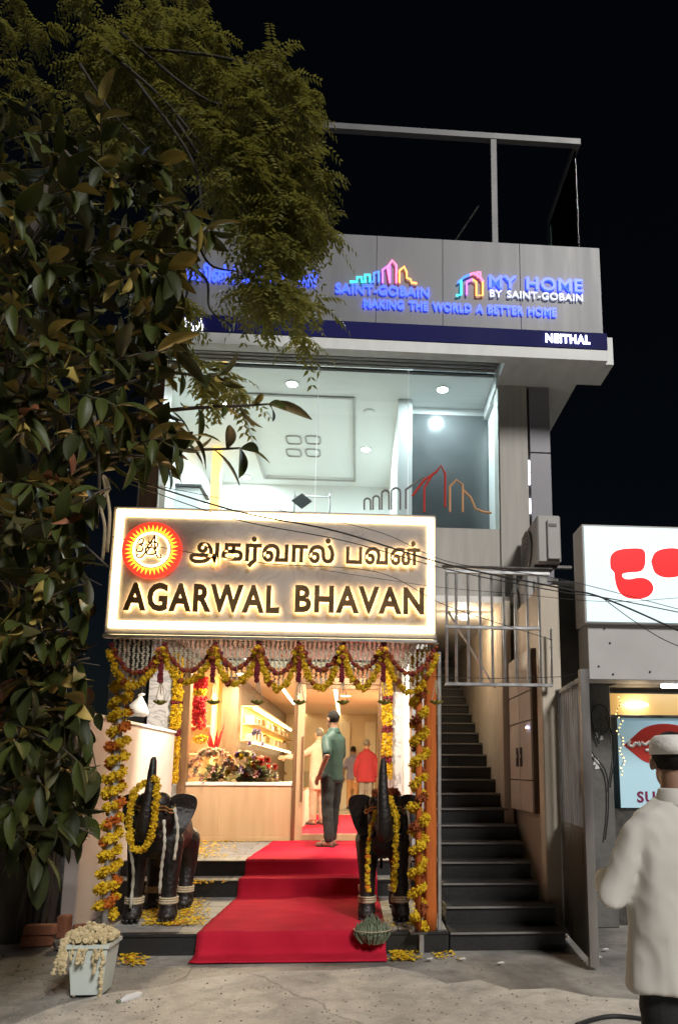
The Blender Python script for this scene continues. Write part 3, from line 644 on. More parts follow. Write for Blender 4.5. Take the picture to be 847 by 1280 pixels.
for k, (x, y) in enumerate(((-1.9, 9.3), (-.2, 9.3))):  # unseen lamps, assumed from how bright the porch and landing are
    d_ = T('assumed_porch_downlight', ('assumed round lamp in the porch ceiling on the window side', 'assumed round lamp in the porch ceiling over the carpet')[k], 'downlight', (x, y, zTop-.03), 'assumed porch lamps')
    MB().tube([(x, y, zTop-.001), (x, y, zTop-.02)], [.1, .09], 20).build('rim', 'white_wall', d_); MB().tube([(x, y, zTop-.0205), (x, y, zTop-.026)], .075, 20).build('lens', 'downlight_warm', d_)
    light('lamp', 'AREA', (x, y, zTop-.035), 60, (1, .86, .68), .16, parent=d_)

# ---- porch side wall at the left, and the plastic bag on it
pw = T('porch_side_wall', 'low pale pink wall closing the left side of the porch', 'wall', (-2.7, 8, 0))
MB().bev(-2.78, -2.64, 7.3, 10.6, .0, 2.02, .01).build('panel', 'pink_wall', pw); MB().bev(-2.8, -2.62, 7.28, 10.62, 2.021, 2.06, .008).build('coping', 'white_wall', pw)
q = at(172, 884, 9.6)
pb = T('plastic_bag', 'knotted white plastic bag hanging above the pink porch wall', 'bag', (q.x, 9.6, q.z-.1))
bag = MB().loft([(q.x, 9.6, q.z-.13, .02, .02), (q.x, 9.6, q.z-.12, .13, .08), (q.x, 9.6, q.z-.06, .15, .1), (q.x, 9.6, q.z+.02, .10, .07), (q.x+.02, 9.6, q.z+.1, .05, .035), (q.x+.03, 9.6, q.z+.13, .02, .02), (q.x+.04, 9.6, q.z+.16, .05, .02), (q.x+.04, 9.6, q.z+.17, .03, .01)], 18)
bag.v = [v+Vector((noise.noise(v*14), noise.noise(v*14+Vector((5, 0, 0))), noise.noise(v*14+Vector((9, 0, 0)))))*.022 for v in bag.v]
bag.build('sack', 'plastic_white', pb, True); MB().tube([(q.x+.03, 9.6, q.z+.13), (q.x+.05, 9.6, q.z+.3), (q.x+.05, 9.62, q.z+1.2)], .004, 5).build('cord', 'cable', pb)

# ================================================================ canopy and illuminated sign
YS0, YS1 = 6.02, 6.24
a, b = at(134, 796, YS0), at(546, 640, YS0); sx0, sx1 = at(135, 716, YS0).x, at(545, 716, YS0).x; sz0, sz1 = at(340, 796, YS0).z, at(340, 638, YS0).z
cp = T('porch_canopy', 'flat canopy roof behind the illuminated sign over the steps', 'canopy', (-.8, 7.3, 2.7))
MB().box(sx0+.02, sx1-.02, YS1+.06, YD-1.6, sz0+.30, sz0+.42).build('roof', 'white_wall', cp)
for x in (sx0+.05, sx1-.1): MB().box(x, x+.05, YS1+.062, YD-1.61, sz0+.2, sz0+.299).build('rafter', 'frame_grey', cp)
sg = T('illuminated_shop_sign', 'large lit marble sign board with brass lettering and glowing border over the entrance', 'sign', ((sx0+sx1)/2, YS0, sz0))
MB().bev(sx0, sx1, YS0, YS1, sz0, sz1, .012).build('sign_box', 'marble_sign', sg)
MB().bev(sx0-.006, sx1+.006, YS0-.006, YS0+.06, sz0-.03, sz0-.001, .004).build('bottom_trim', 'steel', sg)
ix0, ix1 = at(141, 716, YS0).x, at(542.5, 716, YS0).x; iz0, iz1 = at(340, 788.5, YS0).z, at(340, 642.5, YS0).z; bw = .058
for (u0_, u1_, v0_, v1_) in ((ix0, ix1, iz0, iz0+bw), (ix0, ix1, iz1-bw, iz1), (ix0, ix0+bw, iz0+bw, iz1-bw), (ix1-bw, ix1, iz0+bw, iz1-bw)):
    MB().box(u0_+.001, u1_-.001, YS0-.014, YS0-.002, v0_+.001, v1_-.001).build('light_border', 'border_light', sg)
YL = YS0-.05
lettering(sg, 'AGARWAL', *rect(153, 731, 350, 763, YL), YL, .022, 'letter_brass', .034, 'halo_light', YL+.0235)
lettering(sg, 'BHAVAN', *rect(368, 734, 530, 765, YL), YL, .022, 'letter_brass', .034, 'halo_light', YL+.0235)
lettering(sg, 'அகர்வால்', *rect(236, 680.5, 418, 700.5, YL), YL, .022, 'letter_brass', .026, 'halo_light', YL+.0235)
lettering(sg, 'பவன்', *rect(432, 685, 525, 704.5, YL), YL, .022, 'letter_brass', .026, 'halo_light', YL+.0235)
ec = at(191, 689, YS0); ro_, ri_ = .245, .165
eb = MB().tube([(ec.x, YS0-.035, ec.z), (ec.x, YS0-.003, ec.z)], ro_, 48).build('emblem', 'ring_red', sg)
n = 36
for i in range(n):
    t = 2*math.pi*i/n; dt = math.pi/n*.92
    pts = [(ec.x+math.cos(t-dt)*ri_, ec.z+math.sin(t-dt)*ri_), (ec.x+math.cos(t+dt)*ri_, ec.z+math.sin(t+dt)*ri_), (ec.x+math.cos(t)*(ro_-.025), ec.z+math.sin(t)*(ro_-.025))]
    MB().prism(pts, YS0-.042, YS0-.036).build('ray', 'ray_yellow', eb)
MB().tube([(ec.x, YS0-.043, ec.z), (ec.x, YS0-.037, ec.z)], ri_-.006, 48).build('disc', 'marble_sign', eb)
MB().tube([(ec.x+math.cos(t)*(ri_-.02), YS0-.05, ec.z+math.sin(t)*(ri_-.02)) for t in [2*math.pi*i/48 for i in range(49)]], .006, 6).build('glow_ring', 'border_light', eb)
def mono(pts, r=.0075): MB().tube(spline([(ec.x+x, YS0-.075, ec.z+z) for x, z in pts], 5), r, 6).build('monogram', 'letter_brass', eb)
def monog(pts): MB().tube(spline([(ec.x+x, YS0-.058, ec.z+z) for x, z in pts], 5), .006, 5).build('monogram_light', 'halo_light', eb)
for pts in ([(.03, .115), (.01, .07), (-.03, .0), (-.045, -.05), (-.075, -.085), (-.105, -.075), (-.1, -.05)], [(.03, .115), (.035, .05), (.045, -.03), (.07, -.08), (.095, -.075), (.09, -.05)], [(-.045, -.005), (0, .01), (.05, .0)],
            [(-.1, .055), (-.085, .085), (-.06, .07), (-.07, .035), (-.095, .03), (-.06, .015), (-.065, -.025), (-.1, -.03), (-.11, -.01)], [(-.02, .06), (.01, .03), (-.02, -.02), (-.025, -.05), (.02, -.055), (.05, -.03), (.03, .0), (.06, .02), (.05, .05), (.0, .055)]):
    mono(pts); monog(pts)

# ================================================================ staircase on the right
RI, TR, SY = .1572, .30, 6.42
XS0 = .80; XSN = 1.64
sc_ = T('staircase', 'steep dark stone staircase climbing beside the sweet shop', 'stairs', (1.3, 6.4, 0))
for i in range(22):
    y = SY+i*TR; x1 = [1.80, 1.80, 1.72, 1.72, 1.72, 1.72, 1.69][i] if i < 7 else XSN+.02
    x0 = XS0 if i < 1 else XS0-.0
    s_ = MB().box(x0, x1-.002, y+.002, y+TR+.02, 0 if i < 8 else RI*(i-3), RI*(i+1)-.026).build('step', 'granite', sc_)
    MB().bev(x0, x1, y-.022, y+TR+.001, RI*(i+1)-.025, RI*(i+1), .004).build('tread', 'granite', s_)
    MB().box(x0, x1, y-.0235, y-.0225, RI*(i+1)-.02, RI*(i+1)-.003).build('nosing_edge', 'shutter_grey', s_)
MB().box(XS0-.18, XS0-.004, 8.5, 12.9, 0, 3.42).build('stair_wall', 'white_wall', sc_)
MB().box(XS0-.1, 2.0, 13.0, 13.1, 0, 4.2).build('end_wall', 'cream_wall', sc_)
# white boarded wall beside the upper flight, each board its own piece
y = 8.28; k = 0
while y < 12.9:
    i = (y-SY)/TR; zb = RI*(int(i)+1)+.0
    MB().bev(XSN+.022, XSN+.06, y, y+.145, zb-.16, 3.5, .006).build('board', 'cream_wall', sc_); y += .15; k += 1
MB().bev(XSN+.0, XSN+.11, 8.2, 8.278, .9, 3.5, .006).build('end_post', 'cream_wall', sc_)
xw = 1.79
sw = T('stair_side_wall', 'cream wall with end pier along the right of the staircase', 'wall', (xw, 7.5, 0))
MB().box(xw, xw+.16, 7.06, 8.6, 0, 3.35).build('panel', 'cream_wall', sw); MB().bev(xw-.03, xw+.165, 6.86, 7.058, 0, 3.35, .01).build('pier', 'cream_wall', sw)
MB().box(xw+.02, xw+.12, 8.62, 13, 0, 3.5).build('panel', 'cream_wall', sw)
# meter cabinets on that wall
mc = T('meter_cabinet', 'tall cream electricity meter cabinet on the stair side wall', 'cabinet', (xw-.05, 7.6, 1.1))
MB().box(xw-.06, xw-.003, 7.12, 8.16, 1.10, 2.75).build('body', 'dark_wood', mc)
def cdoor(y0, y1, z0, z1):
    return MB().bev(xw-.085, xw-.062, y0+.006, y1-.006, z0+.006, z1-.006, .004).build('door', 'cabinet', mc)
for y0, y1 in ((7.12, 7.64), (7.64, 8.16)):
    for z0, z1 in ((1.1, 1.42), (1.42, 2.02), (2.02, 2.32), (2.32, 2.75)):
        d_ = cdoor(y0, y1, z0, z1)
        if (z0, z1) == (1.42, 2.02):
            yc = 7.58 if y0 < 7.3 else 7.76
            MB().bev(xw-.092, xw-.0855, yc-.05, yc+.05, 1.56, 1.76, .003).build('slot', 'black', d_)
            MB().bev(xw-.096, xw-.0925, yc-.012, yc+.012, 1.65, 1.69, .001).build('latch', 'steel', d_)
MB().ball((xw-.1, 7.22, 1.95), .014, 1).build('indicator', 'led_dot', mc); MB().ball((xw-.1, 7.27, 1.945), .009, 1).build('indicator', 'led_orange', mc)
sl = T('assumed_stair_lamp', 'assumed round lamp under the ceiling over the staircase', 'lamp', (1.3, 8.9, 3.36))  # unseen lamp, assumed from the warm light on the stair walls
MB().box(XS0-.003, 1.98, 8.4, 13.0, 3.52, 3.6).build('stair_ceiling', 'white_wall', sc_)
MB().tube([(1.3, 8.9, 3.515), (1.3, 8.9, 3.47)], [.09, .08], 18).build('fitting', 'white_wall', sl); MB().ball((1.3, 8.9, 3.45), (.07, .07, .04), 2).build('globe', 'downlight_warm', sl, True)
light('lamp', 'POINT', (1.3, 8.9, 3.36), 8, (1, .74, .48), .08, parent=sl)
# fixed grille above the gate
YGR = 6.78; gx0, gx1 = at(556, 800, YGR).x, at(689, 800, YGR).x; gz0, gz1, gz2 = at(620, 856, YGR).z, at(620, 785, YGR).z, at(620, 716, YGR).z
gr = T('steel_grille', 'polished steel bar grille fixed across the stair opening', 'grille', ((gx0+gx1)/2, YGR, gz0))
for z, x1 in ((gz0, gx1), (gz1, at(674, 785, YGR).x), (gz2, gx1)): MB().bev(gx0, x1, YGR-.018, YGR+.018, z-.016, z+.016, .004).build('rail', 'steel', gr)
for px in (558, 570, 585, 600, 615, 630, 644.5, 659.5, 674.5, 688):
    x = at(px, 800, YGR).x; MB().tube([(x, YGR, gz0+.017), (x, YGR, (gz2 if px < 680 else gz1)-.0)], .014, 8).build('bar', 'steel', gr)
MB().tube([at(560, 765, YGR+.15), at(618, 860, YGR+.3)], .012, 6).build('stay', 'steel', gr)
# open gate leaf, swung towards the street
g0, g1 = Vector((1.93, 6.88, 0)), Vector((1.83, 5.74, 0)); zg0, zg1 = .06, 2.30
gt = T('stair_gate', 'open polished steel gate leaf of vertical bars beside the stairs', 'gate', g0)
gd = (g1-g0).normalized(); gn = Vector((gd.y, -gd.x, 0)); L = (g1-g0).length
def gbox(nm, a, b, w_, z0, z1, mat='gate_steel', par=None, off=0):
    p0 = g0+gd*a+gn*off; p1 = g0+gd*b+gn*off; q = [p0-gn*w_, p1-gn*w_, p1+gn*w_, p0+gn*w_]
    return MB().hexa([v+Vector((0, 0, z0)) for v in q]+[v+Vector((0, 0, z1)) for v in q]).build(nm, mat, par or gt, recalc=True)
gbox('hinge_post', 0, .05, .025, 0.03, zg1, 'steel'); gbox('lock_post', L-.07, L, .035, .03, zg1+.04, 'gate_post')
for z in (zg0, 1.02, zg1-.05): gbox('rail', .052, L-.072, .015, z, z+.04)
for i in range(11):
    a = .09+i*(L-.2)/10; gbox('bar', a-.012, a+.012, .01, zg0+.042, 1.018); gbox('bar', a-.014, a+.014, .012, 1.062, zg1-.052, 'gate_post')  # upper bars take the lighter metal in place of bright reflections
gbox('sheet', .053, L-.073, .003, zg0+.045, 1.02, 'gate_steel', None, .018)
lk = gbox('lock', L-.22, L-.075, .03, 1.4, 1.52, 'steel', None, -.02); gbox('bolt', L-.3, L-.1, .008, 1.55, 1.57, 'steel', lk, -.04)

# ================================================================ outdoor units and brackets
def outdoor_unit(lab, x0, y0, z0, wx=.27, ly=.82, h=.56):
    u = T('air_conditioner_unit', lab, 'air conditioner', (x0+wx/2, y0+ly/2, z0), 'outdoor units over the stairs')
    MB().bev(x0, x0+wx, y0, y0+ly, z0, z0+h, .015).build('casing', 'plastic_grey', u)
    cy, cz, r_ = y0+ly*.6, z0+h*.5, h*.42
    MB().tube([(x0-.012, cy, cz), (x0-.001, cy, cz)], r_, 28).build('fan_well', 'cloth_grey', u)
    for rr in (.3, .5, .7, .88): MB().tube([(x0-.02, cy+math.cos(t)*r_*rr, cz+math.sin(t)*r_*rr) for t in [2*math.pi*i/24 for i in range(25)]], .004, 4).build('grille_ring', 'plastic_grey', u)
    MB().tube([(x0-.02, cy+math.cos(t)*r_, cz+math.sin(t)*r_) for t in [2*math.pi*i/28 for i in range(29)]], .012, 6).build('grille_rim', 'plastic_grey', u)
    c_ = MB().bev(x0+wx*.4, x0+wx-.015, y0-.03, y0-.001, z0+.03, z0+h-.06, .008).build('service_cover', 'plastic_grey', u)
    MB().bev(x0+wx*.45, x0+wx*.8, y0-.034, y0-.031, z0+h-.15, z0+h-.11, .001).build('handle_recess', 'cloth_grey', c_)
    for dy in (.1, ly-.15): MB().bev(x0-.02, x0+wx+.15, y0+dy, y0+dy+.04, z0-.04, z0-.002, .004).build('bracket', 'dark_steel', u)
zA = at(690, 703, 7.75).z
outdoor_unit('grey outdoor air conditioner unit high beside the white light box sign', at(672, 690, 7.75).x, 7.75, zA)
outdoor_unit('grey outdoor air conditioner unit lower down behind the steel grille', at(660, 750, 7.9).x-.04, 7.9, at(650, 778, 7.9).z)
MB().tube([at(552, 708, 7.4), at(690, 712, 7.4)], .018, 6).build('steel_bracket_bar', 'dark_steel'); tag(bpy.data.objects['steel_bracket_bar'], 'dark steel bar running under the upper outdoor unit', 'bar')

# ================================================================ neighbouring shop on the right
YN = 7.25
nb = T('neighbouring_shop', 'grey neighbouring shop with rough cement pier and amber lit front', 'shop', (3.2, YN, 0))
nx0 = at(698, 1000, YN).x; nx1 = at(768, 1000, YN).x; zNs = at(800, 852, 6.7).z
nb_w = MB(); nb_w.bev(nx0, nx1, YN, YN+.4, 0, 3.5, .01)
nb_w.v = [v+Vector((noise.noise(v*6)*.01, noise.noise(v*6+Vector((4, 0, 0)))*.01, 0)) for v in nb_w.v]
nb_w.build('cement_pier', 'grey_cement', nb)
MB().box(nx1+.002, 8, YN+.5, YN+.6, 0, 3.75).build('front_wall', 'grey_cement', nb)
MB().box(2.0, 2.9, 8.8, 8.9, 0, 3.85).build('side_wall', 'grey_cement', nb)
MB().box(nx1+.003, 8, 6.75, YN+.49, zNs+.02, zNs+.1).build('shop_soffit', 'grey_cement', nb)
MB().box(nx1+.004, 8, YN+.1, YN+.12, at(800, 893, YN).z, at(800, 866, YN).z).build('lit_ceiling_strip', 'lit_ceiling_amber', nb)  # yellow lit ceiling stood up as a panel, its light given as emission
c = at(795, 881, YN+.05); MB().ball(c, (.13, .04, .03), 2).build('amber_lamp', 'downlight_warm', nb, True)
c = at(842, 856, 6.95); MB().bev(c.x-.12, c.x+.6, c.y, c.y+.05, c.z-.03, c.z+.03, .01).build('tube_light', 'tube_light', nb)
MB().bev(nx1+.004, 8, YN+.06, YN+.14, at(800, 897, YN).z, at(800, 893, YN).z-.002, .003).build('frame_rail', 'dark_steel', nb)
MB().box(nx1+.02, 8, YN+.13, YN+.15, .0, at(800, 1012, YN).z).build('counter_front', 'dark_steel', nb)
# loose cables and patch on the pier
# light box sign
YX = 6.55; bx0 = at(729, 720, YX).x; bz0, bz1 = at(790, 779, YX).z, at(790, 658, YX).z
lb = T('light_box_sign', 'white backlit box sign with big red rounded letters', 'sign', (bx0+1, YX, bz0))
MB().bev(bx0, bx0+3.2, YX+.01, YX+.30, bz0-.01, bz1+.012, .008).build('box', 'box_side', lb)
MB().box(bx0+.02, bx0+3.18, YX, YX+.009, bz0+.01, bz1-.01).build('face', 'lightbox_face', lb)
def blob2(pts, name, grow):
    P2 = spline([at(x, y, YX) for x, y in pts+pts[:1]], 6)[:-1]
    c = sum(P2, Vector())/len(P2)
    for nm, mt, y0, gz in ((name, 'lightbox_red', YX-.006, 0), ('outline', 'lightbox_white', YX-.003, grow)):
        out = []
        for i, p in enumerate(P2):
            t = (P2[(i+1) % len(P2)]-P2[i-1]); n_ = Vector((t.z, 0, -t.x)).normalized()
            q = p + n_*gz*sgn
            out.append((q.x, q.z))
        MB().prism(out[::-1] if sgn < 0 else out, y0, y0+.0025).build(nm, mt, lb, recalc=True)
sgn = -1
blob2([(762, 698), (764, 693), (769, 689), (775, 687), (782, 686), (792, 685.5), (800, 686), (804, 688), (806, 693), (806, 702), (805, 708), (802, 713), (797, 715), (790, 715.5), (784, 716), (779, 717), (777, 719), (778, 722), (782, 724), (788, 724), (796, 722.5), (805, 723), (811, 726), (815, 731), (816, 737), (813, 743), (807, 747), (798, 749), (788, 748.5), (780, 746), (774, 741), (770, 733), (768, 724), (767, 716), (763, 711), (762, 705)], 'red_letter', .011)
blob2([(813, 702), (818, 691), (830, 686), (846, 686), (858, 692), (862, 703), (856, 715), (846, 721), (830, 722), (818, 716)], 'red_letter', .011)
pn = MB().bev(at(735, 810, YX+.06).x, bx0+3.1, YX+.06, YX+.36, at(790, 850, YX+.06).z, bz0-.012, .004).build('lower_panel', 'box_side', lb)
for px, py in ((755, 786), (762, 804), (748, 833), (766, 843), (812, 840)): MB().ball(at(px, py, YX+.058), .012, 1).build('bolt', 'dark_steel', pn)
# poster on the shop front
YPo = YN+.09; q0, q1 = at(776, 1010, YPo), at(776, 896, YPo)
po = T('shop_poster', 'pale blue shop poster with red rounded lozenge and white script', 'poster', (q0.x+.5, YPo, q0.z))
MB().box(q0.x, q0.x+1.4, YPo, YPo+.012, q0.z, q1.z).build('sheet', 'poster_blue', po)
Lz = spline([at(x, y, YPo) for x, y in ((779, 932), (790, 922), (805, 910), (825, 905), (847, 907), (868, 914), (886, 932), (868, 950), (847, 957), (825, 957), (805, 952), (790, 941), (779, 932))], 5)[:-1]
MB().prism([(p.x, p.z) for p in Lz], YPo-.004, YPo-.001).build('lozenge', 'poster_red', po, recalc=True)
for pts in ([(787, 926), (785, 931), (790, 933), (794, 929), (799, 932), (797, 927)], [(801, 928), (806, 931), (812, 927), (812, 937), (806, 938)], [(817, 925), (823, 930), (818, 936), (826, 938), (830, 931)], [(833, 928), (838, 935), (846, 932), (842, 926), (836, 929)], [(850, 934), (857, 927), (864, 934), (870, 928)]):
    MB().tube(spline([at(x, y, YPo-.006) for x, y in pts], 4), .016, 6).build('script_stroke', 'poster_white', po)
lettering(po, 'SU', *rect(796, 990, 818, 1003, YPo), YPo-.004, .003, 'poster_purple', .03)
# fairy lights down the edge of the shop front
fy = T('fairy_lights', 'string of small warm lights down the neighbouring shop pier', 'fairy lights', tuple(at(773, 990, YN-.05)))
pts = [at(772+2.5*math.sin(i*1.1)+i*.25, 872+i*4.2, YN-.04) for i in range(24)]
MB().tube(pts, .003, 5).build('wire', 'cable', fy)
for p in pts: MB().ball(p+Vector((random.uniform(-.02, .02), -.012, 0)), random.uniform(.006, .011), 1).build('bulb', 'fairy', fy)
def cable(lab, pts, r=.006, sm=8, grp=None, mat='cable', cat='cable'):
    return tag(MB().tube(spline(pts, sm), r, 6).build('cable', mat, smooth=True), lab, cat, grp)
for k, (pts, lab) in enumerate((([(735, 868), (741, 905), (752, 918), (762, 905), (757, 885), (744, 882), (738, 900), (748, 930)], 'tangled black cable coil on the cement pier'), ([(726, 900), (738, 938), (757, 966), (760, 1010), (756, 1050)], 'black cable drooping down the cement pier below the coil'), ([(757, 895), (768, 935), (762, 985)], 'thin black cable close to the fairy lights'))):
    cable(lab, [at(x, y, YN-.03) for x, y in pts], .007)
MB_p = MB(); c = at(738, 938, YN-.006)
for i in range(11):
    ox, oz, a_, b_ = random.uniform(-.14, .1), random.uniform(-.2, .16), random.uniform(.03, .07), random.uniform(.03, .06)
    MB_p.prism([(c.x+ox, c.z+oz), (c.x+ox+a_, c.z+oz+.01), (c.x+ox+a_*.9, c.z+oz+b_), (c.x+ox+a_*.3, c.z+oz+b_*1.2)], YN-.006-i*.0004, YN-.002)
tag(MB_p.build('torn_paper', 'paper', recalc=True), 'torn pale bill scraps pasted on the cement pier', 'paper')
# low hedge of litter by the pier foot
# ================================================================ wires across the front
W = [([(160, 598), (300, 640), (420, 664), (560, 706), (700, 735), (760, 750), (880, 803)], .010, 'thickest black cable bundle crossing the sign'),
     ([(150, 600), (290, 648), (430, 676), (560, 712), (690, 738), (760, 748), (880, 772)], .006, 'black cable just below the thick bundle crossing the sign'),
     ([(190, 606), (330, 634), (470, 664), (560, 702), (700, 724), (880, 770)], .004, 'thin black wire above the thick bundle'),
     ([(130, 668), (200, 684), (330, 704), (470, 715), (560, 758), (690, 800)], .004, 'thin black wire crossing the round emblem'),
     ([(400, 712), (540, 733), (640, 742), (760, 752), (880, 745)], .003, 'thin wire passing low behind the grille'),
     ([(752, 747), (790, 775), (830, 800), (880, 820)], .005, 'cable dropping away across the white light box'),
     ([(540, 846), (620, 848), (700, 846), (720, 842)], .004, 'thin black wire along the bottom of the grille')]
for pts, r, lab in W: cable(lab, [at(x, y, 5.6+.15*math.sin(i)) for i, (x, y) in enumerate(pts)], r*.72, 10, 'wires across the front')
cable('dark hose lying on the pavement beside the white shirted man', [atz(x, y, .035) for x, y in ((720, 1282), (745, 1274), (765, 1271), (785, 1272), (815, 1276))], .014)

# ================================================================ flowers
def flower(m, c, r, mi=0):
    if r < .03: return bud(m, c, r, mi)
    c = Vector(c); m.ball(c, r*.72, 1, .15, mi)
    for i in range(34):
        d = Vector((random.gauss(0, 1), random.gauss(0, 1), random.gauss(0, 1))).normalized(); t = d.orthogonal().normalized(); t.rotate(Matrix.Rotation(random.random()*6.28, 3, d)); w_ = d.cross(t)*r*.24; e = c+d*r*.6; o_ = (d*.75+t*.55)*r*.52
        m.add([e-w_*.6, e+w_*.6, e+o_+w_, e+o_-w_], [[0, 1, 2, 3]], mi)
def bud(m, c, r, mi=0): m.ball(c, (r*random.uniform(.9, 1.1), r*random.uniform(.9, 1.1), r*random.uniform(.75, .95)), 1, .22, mi, Matrix.Rotation(random.random()*6, 3, Vector((random.random(), random.random(), random.random()+.1)).normalized()))
def along(pts, step):
    out = []; acc = 0; P_ = [Vector(p) for p in pts]
    for a, b in zip(P_[:-1], P_[1:]):
        d = (b-a).length; t = acc
        while t < d: out.append(a+(b-a)*(t/d)); t += step
        acc = t-d
    return out
def garland(name, lab, pts, r, mats, step=1.25, seq=None, grp=None, jit=.25):
    m = MB()
    for i, p in enumerate(along(pts, r*step)):
        flower(m, p+Vector((random.uniform(-1, 1), random.uniform(-1, 1), random.uniform(-1, 1)))*r*jit, r*random.uniform(.88, 1.12), seq(i) if seq else 0)
    return tag(m.build(name, mats), lab, 'garland', grp)
ORD = ['leftmost', 'second', 'third', 'fourth', 'fifth', 'sixth', 'rightmost']
YV = 6.07
tie = [139, 205, 269, 323.5, 375, 428, 479, 546]
ztie = sz0-.035
def vx(px, y=810): return at(px, y, YV).x
tn = MB().tube([(vx(137), YV+.02, ztie+.01), (vx(548), YV+.02, ztie+.01)], .006, 6); tag(tn.build('garland_wire', 'twine'), 'thin line under the sign that carries the garlands', 'wire')
for k in range(7):
    a, b = tie[k], tie[k+1]; xa_, xb_ = vx(a), vx(b); d1 = (842, 839, 836, 843, 838, 836, 843)[k]; d2 = (858, 854, 857, 862, 861, 860, 866)[k]
    mid = (a+b)/2
    z1 = at(mid, d1, YV).z; z2 = at(mid, d2, YV-.03).z; zt1 = at(mid, 806, YV).z; zt2 = at(mid, 817, YV).z
    sag = lambda zt, zm, y: [Vector((xa_+(xb_-xa_)*t, y, zm+(zt-zm)*(abs(2*t-1)**1.9))) for t in [i/30 for i in range(31)]]
    garland('rust_garland', f'{ORD[k]} dark rust flower swag hanging under the sign', sag(zt1, z1, YV-.01), .026, ['marigold_rust', 'rose_maroon'], 1.2, lambda i: i % 3 == 0, 'rust flower swags under the sign')
    garland('yellow_garland', f'{ORD[k]} yellow marigold swag hanging under the sign', sag(zt2, z2, YV-.045), .033, ['marigold_yellow', 'marigold_rust'], 1.1, lambda i: 1 if i % 9 == 8 else 0, 'yellow marigold swags under the sign')
    cu = T('jasmine_curtain', f'{ORD[k]} curtain of white jasmine strings under the sign', 'flower curtain', ((xa_+xb_)/2, YV+.03, z1), 'white jasmine curtains under the sign')
    ns = 9 if b-a < 60 else 11
    for i in range(ns):
        t = (i+.5)/ns; x = xa_+(xb_-xa_)*t; zz = z2+(zt2-z2)*(abs(2*t-1)**1.9)+.03+random.uniform(-.015, .02); m = MB()
        z = ztie
        while z > zz:
            m.ball((x+random.uniform(-.006, .006), YV+.03+random.uniform(-.006, .006), z), (.0125, .0125, .009), 1, .25); z -= .0165
        m.build('jasmine_string', 'jasmine', cu)
for k, px in enumerate(tie[1:7]):
    x = vx(px); z0_, z1_ = at(px, 826, YV).z, at(px, 853, YV).z; m = MB()
    z = z0_
    while z > z1_: m.ball((x, YV-.05, z), (.026, .026, .016), 1, .2); z -= .02
    tag(m.build('maroon_tassel', 'rose_maroon'), f'{(ORD[:5]+["rightmost"])[k]} dark maroon flower tassel between the swags', 'tassel', 'maroon tassels between swags')
    garland('marigold_knot', f'{(ORD[:5]+["rightmost"])[k]} knot of marigolds where two swags meet', [(x-.03, YV-.07, at(px, 818, YV).z), (x, YV-.075, at(px, 812, YV).z), (x+.03, YV-.07, at(px, 818, YV).z), (x, YV-.07, at(px, 824, YV).z)], .03, ['marigold_yellow', 'marigold_rust'], 1.0, lambda i: i % 2, 'marigold knots')
for k, px in enumerate((200, 267, 322, 374, 428, 480, 545)):
    c = at(px, 878, YV-.05); zt = at(px, 851, YV-.05).z; d = T('hanging_lotus_cup', f'{ORD[k]} small green flower cup hanging on threads under the swags', 'ornament', c, 'hanging flower cups')
    MB().loft([(c.x, c.y, c.z-.022, .012, .012), (c.x, c.y, c.z-.012, .034, .03), (c.x, c.y, c.z+.004, .058, .045), (c.x, c.y, c.z+.012, .05, .04)], 12).build('cup', 'lotus_green', d, True)
    for i in range(8):
        t = 2*math.pi*i/8; m = MB(); e = Vector((math.cos(t), math.sin(t), 0)); s_ = Vector((-e.y, e.x, 0)); q = c+e*.03
        m.add([q-s_*.018, q+s_*.018, q+e*.045+Vector((0, 0, .018)), q-Vector((0, 0, .006))], [[0, 1, 2], [1, 0, 3], [0, 2, 3], [2, 1, 3]]); m.build('petal', 'lotus_green', d)
    for s_ in (-1, 1): MB().tube([(c.x+.04*s_, c.y, c.z+.008), (c.x+.004*s_, c.y, zt)], .0035, 4).build('thread', 'twine', d)
    m = MB(); z = zt
    while z > c.z+.07: m.ball((c.x, c.y, z), .008, 1); z -= .014
    m.build('bead_string', 'twine', d)

# posts with wound garlands
def wound(name, lab, x, y, z0, z1, rp, rf_, turns, mats, post_mat, plab):
    pts = [Vector((x+(rp+rf_*.6)*math.cos(t), y+(rp+rf_*.6)*math.sin(t), z0+(z1-z0)*t/(2*math.pi*turns))) for t in [2*math.pi*turns*i/(turns*24) for i in range(int(turns*24)+1)]]
    m = MB()
    for i, p in enumerate(along(pts, rf_*1.25)):
        flower(m, p+Vector((random.uniform(-1, 1), random.uniform(-1, 1), random.uniform(-.6, .6)))*rf_*.3, rf_*random.uniform(.9, 1.2), 1 if i % 9 in (6, 7) else 0)
    tag(m.build(name, mats), lab, 'garland')
    pp = T('canopy_post', plab, 'post', (x, y, z0-.02)); MB().tube([(x, y, .02 if x < -1 else .172), (x, y, sz0-.04)], rp, 12).build('shaft', post_mat, pp, True)
    MB().bev(x-.07, x+.07, y-.07, y+.07, .003 if x < -1 else .172, .028 if x < -1 else .19, .004).build('base_plate', 'dark_steel', pp)
xp = at(142, 1000, 6.2).x
wound('marigold_spiral', 'fat yellow and orange marigold garland wound round the left canopy post', xp, 6.2, .36, at(150, 852, 6.2).z, .034, .043, 15, ['marigold_yellow', 'marigold_deep'], 'plastic_grey', 'slim grey post under the left end of the sign')
xp2 = at(523, 1000, 6.3).x
wound('marigold_spiral', 'yellow and rust marigold garland wound round the post beside the orange pillar', xp2, 6.3, .2, sz0-.05, .028, .042, 13, ['marigold_yellow', 'marigold_rust'], 'orange_cloth', 'slim cloth covered post under the right end of the sign')
xo0, xo1 = at(531, 1000, 6.36).x, at(546, 1000, 6.36).x
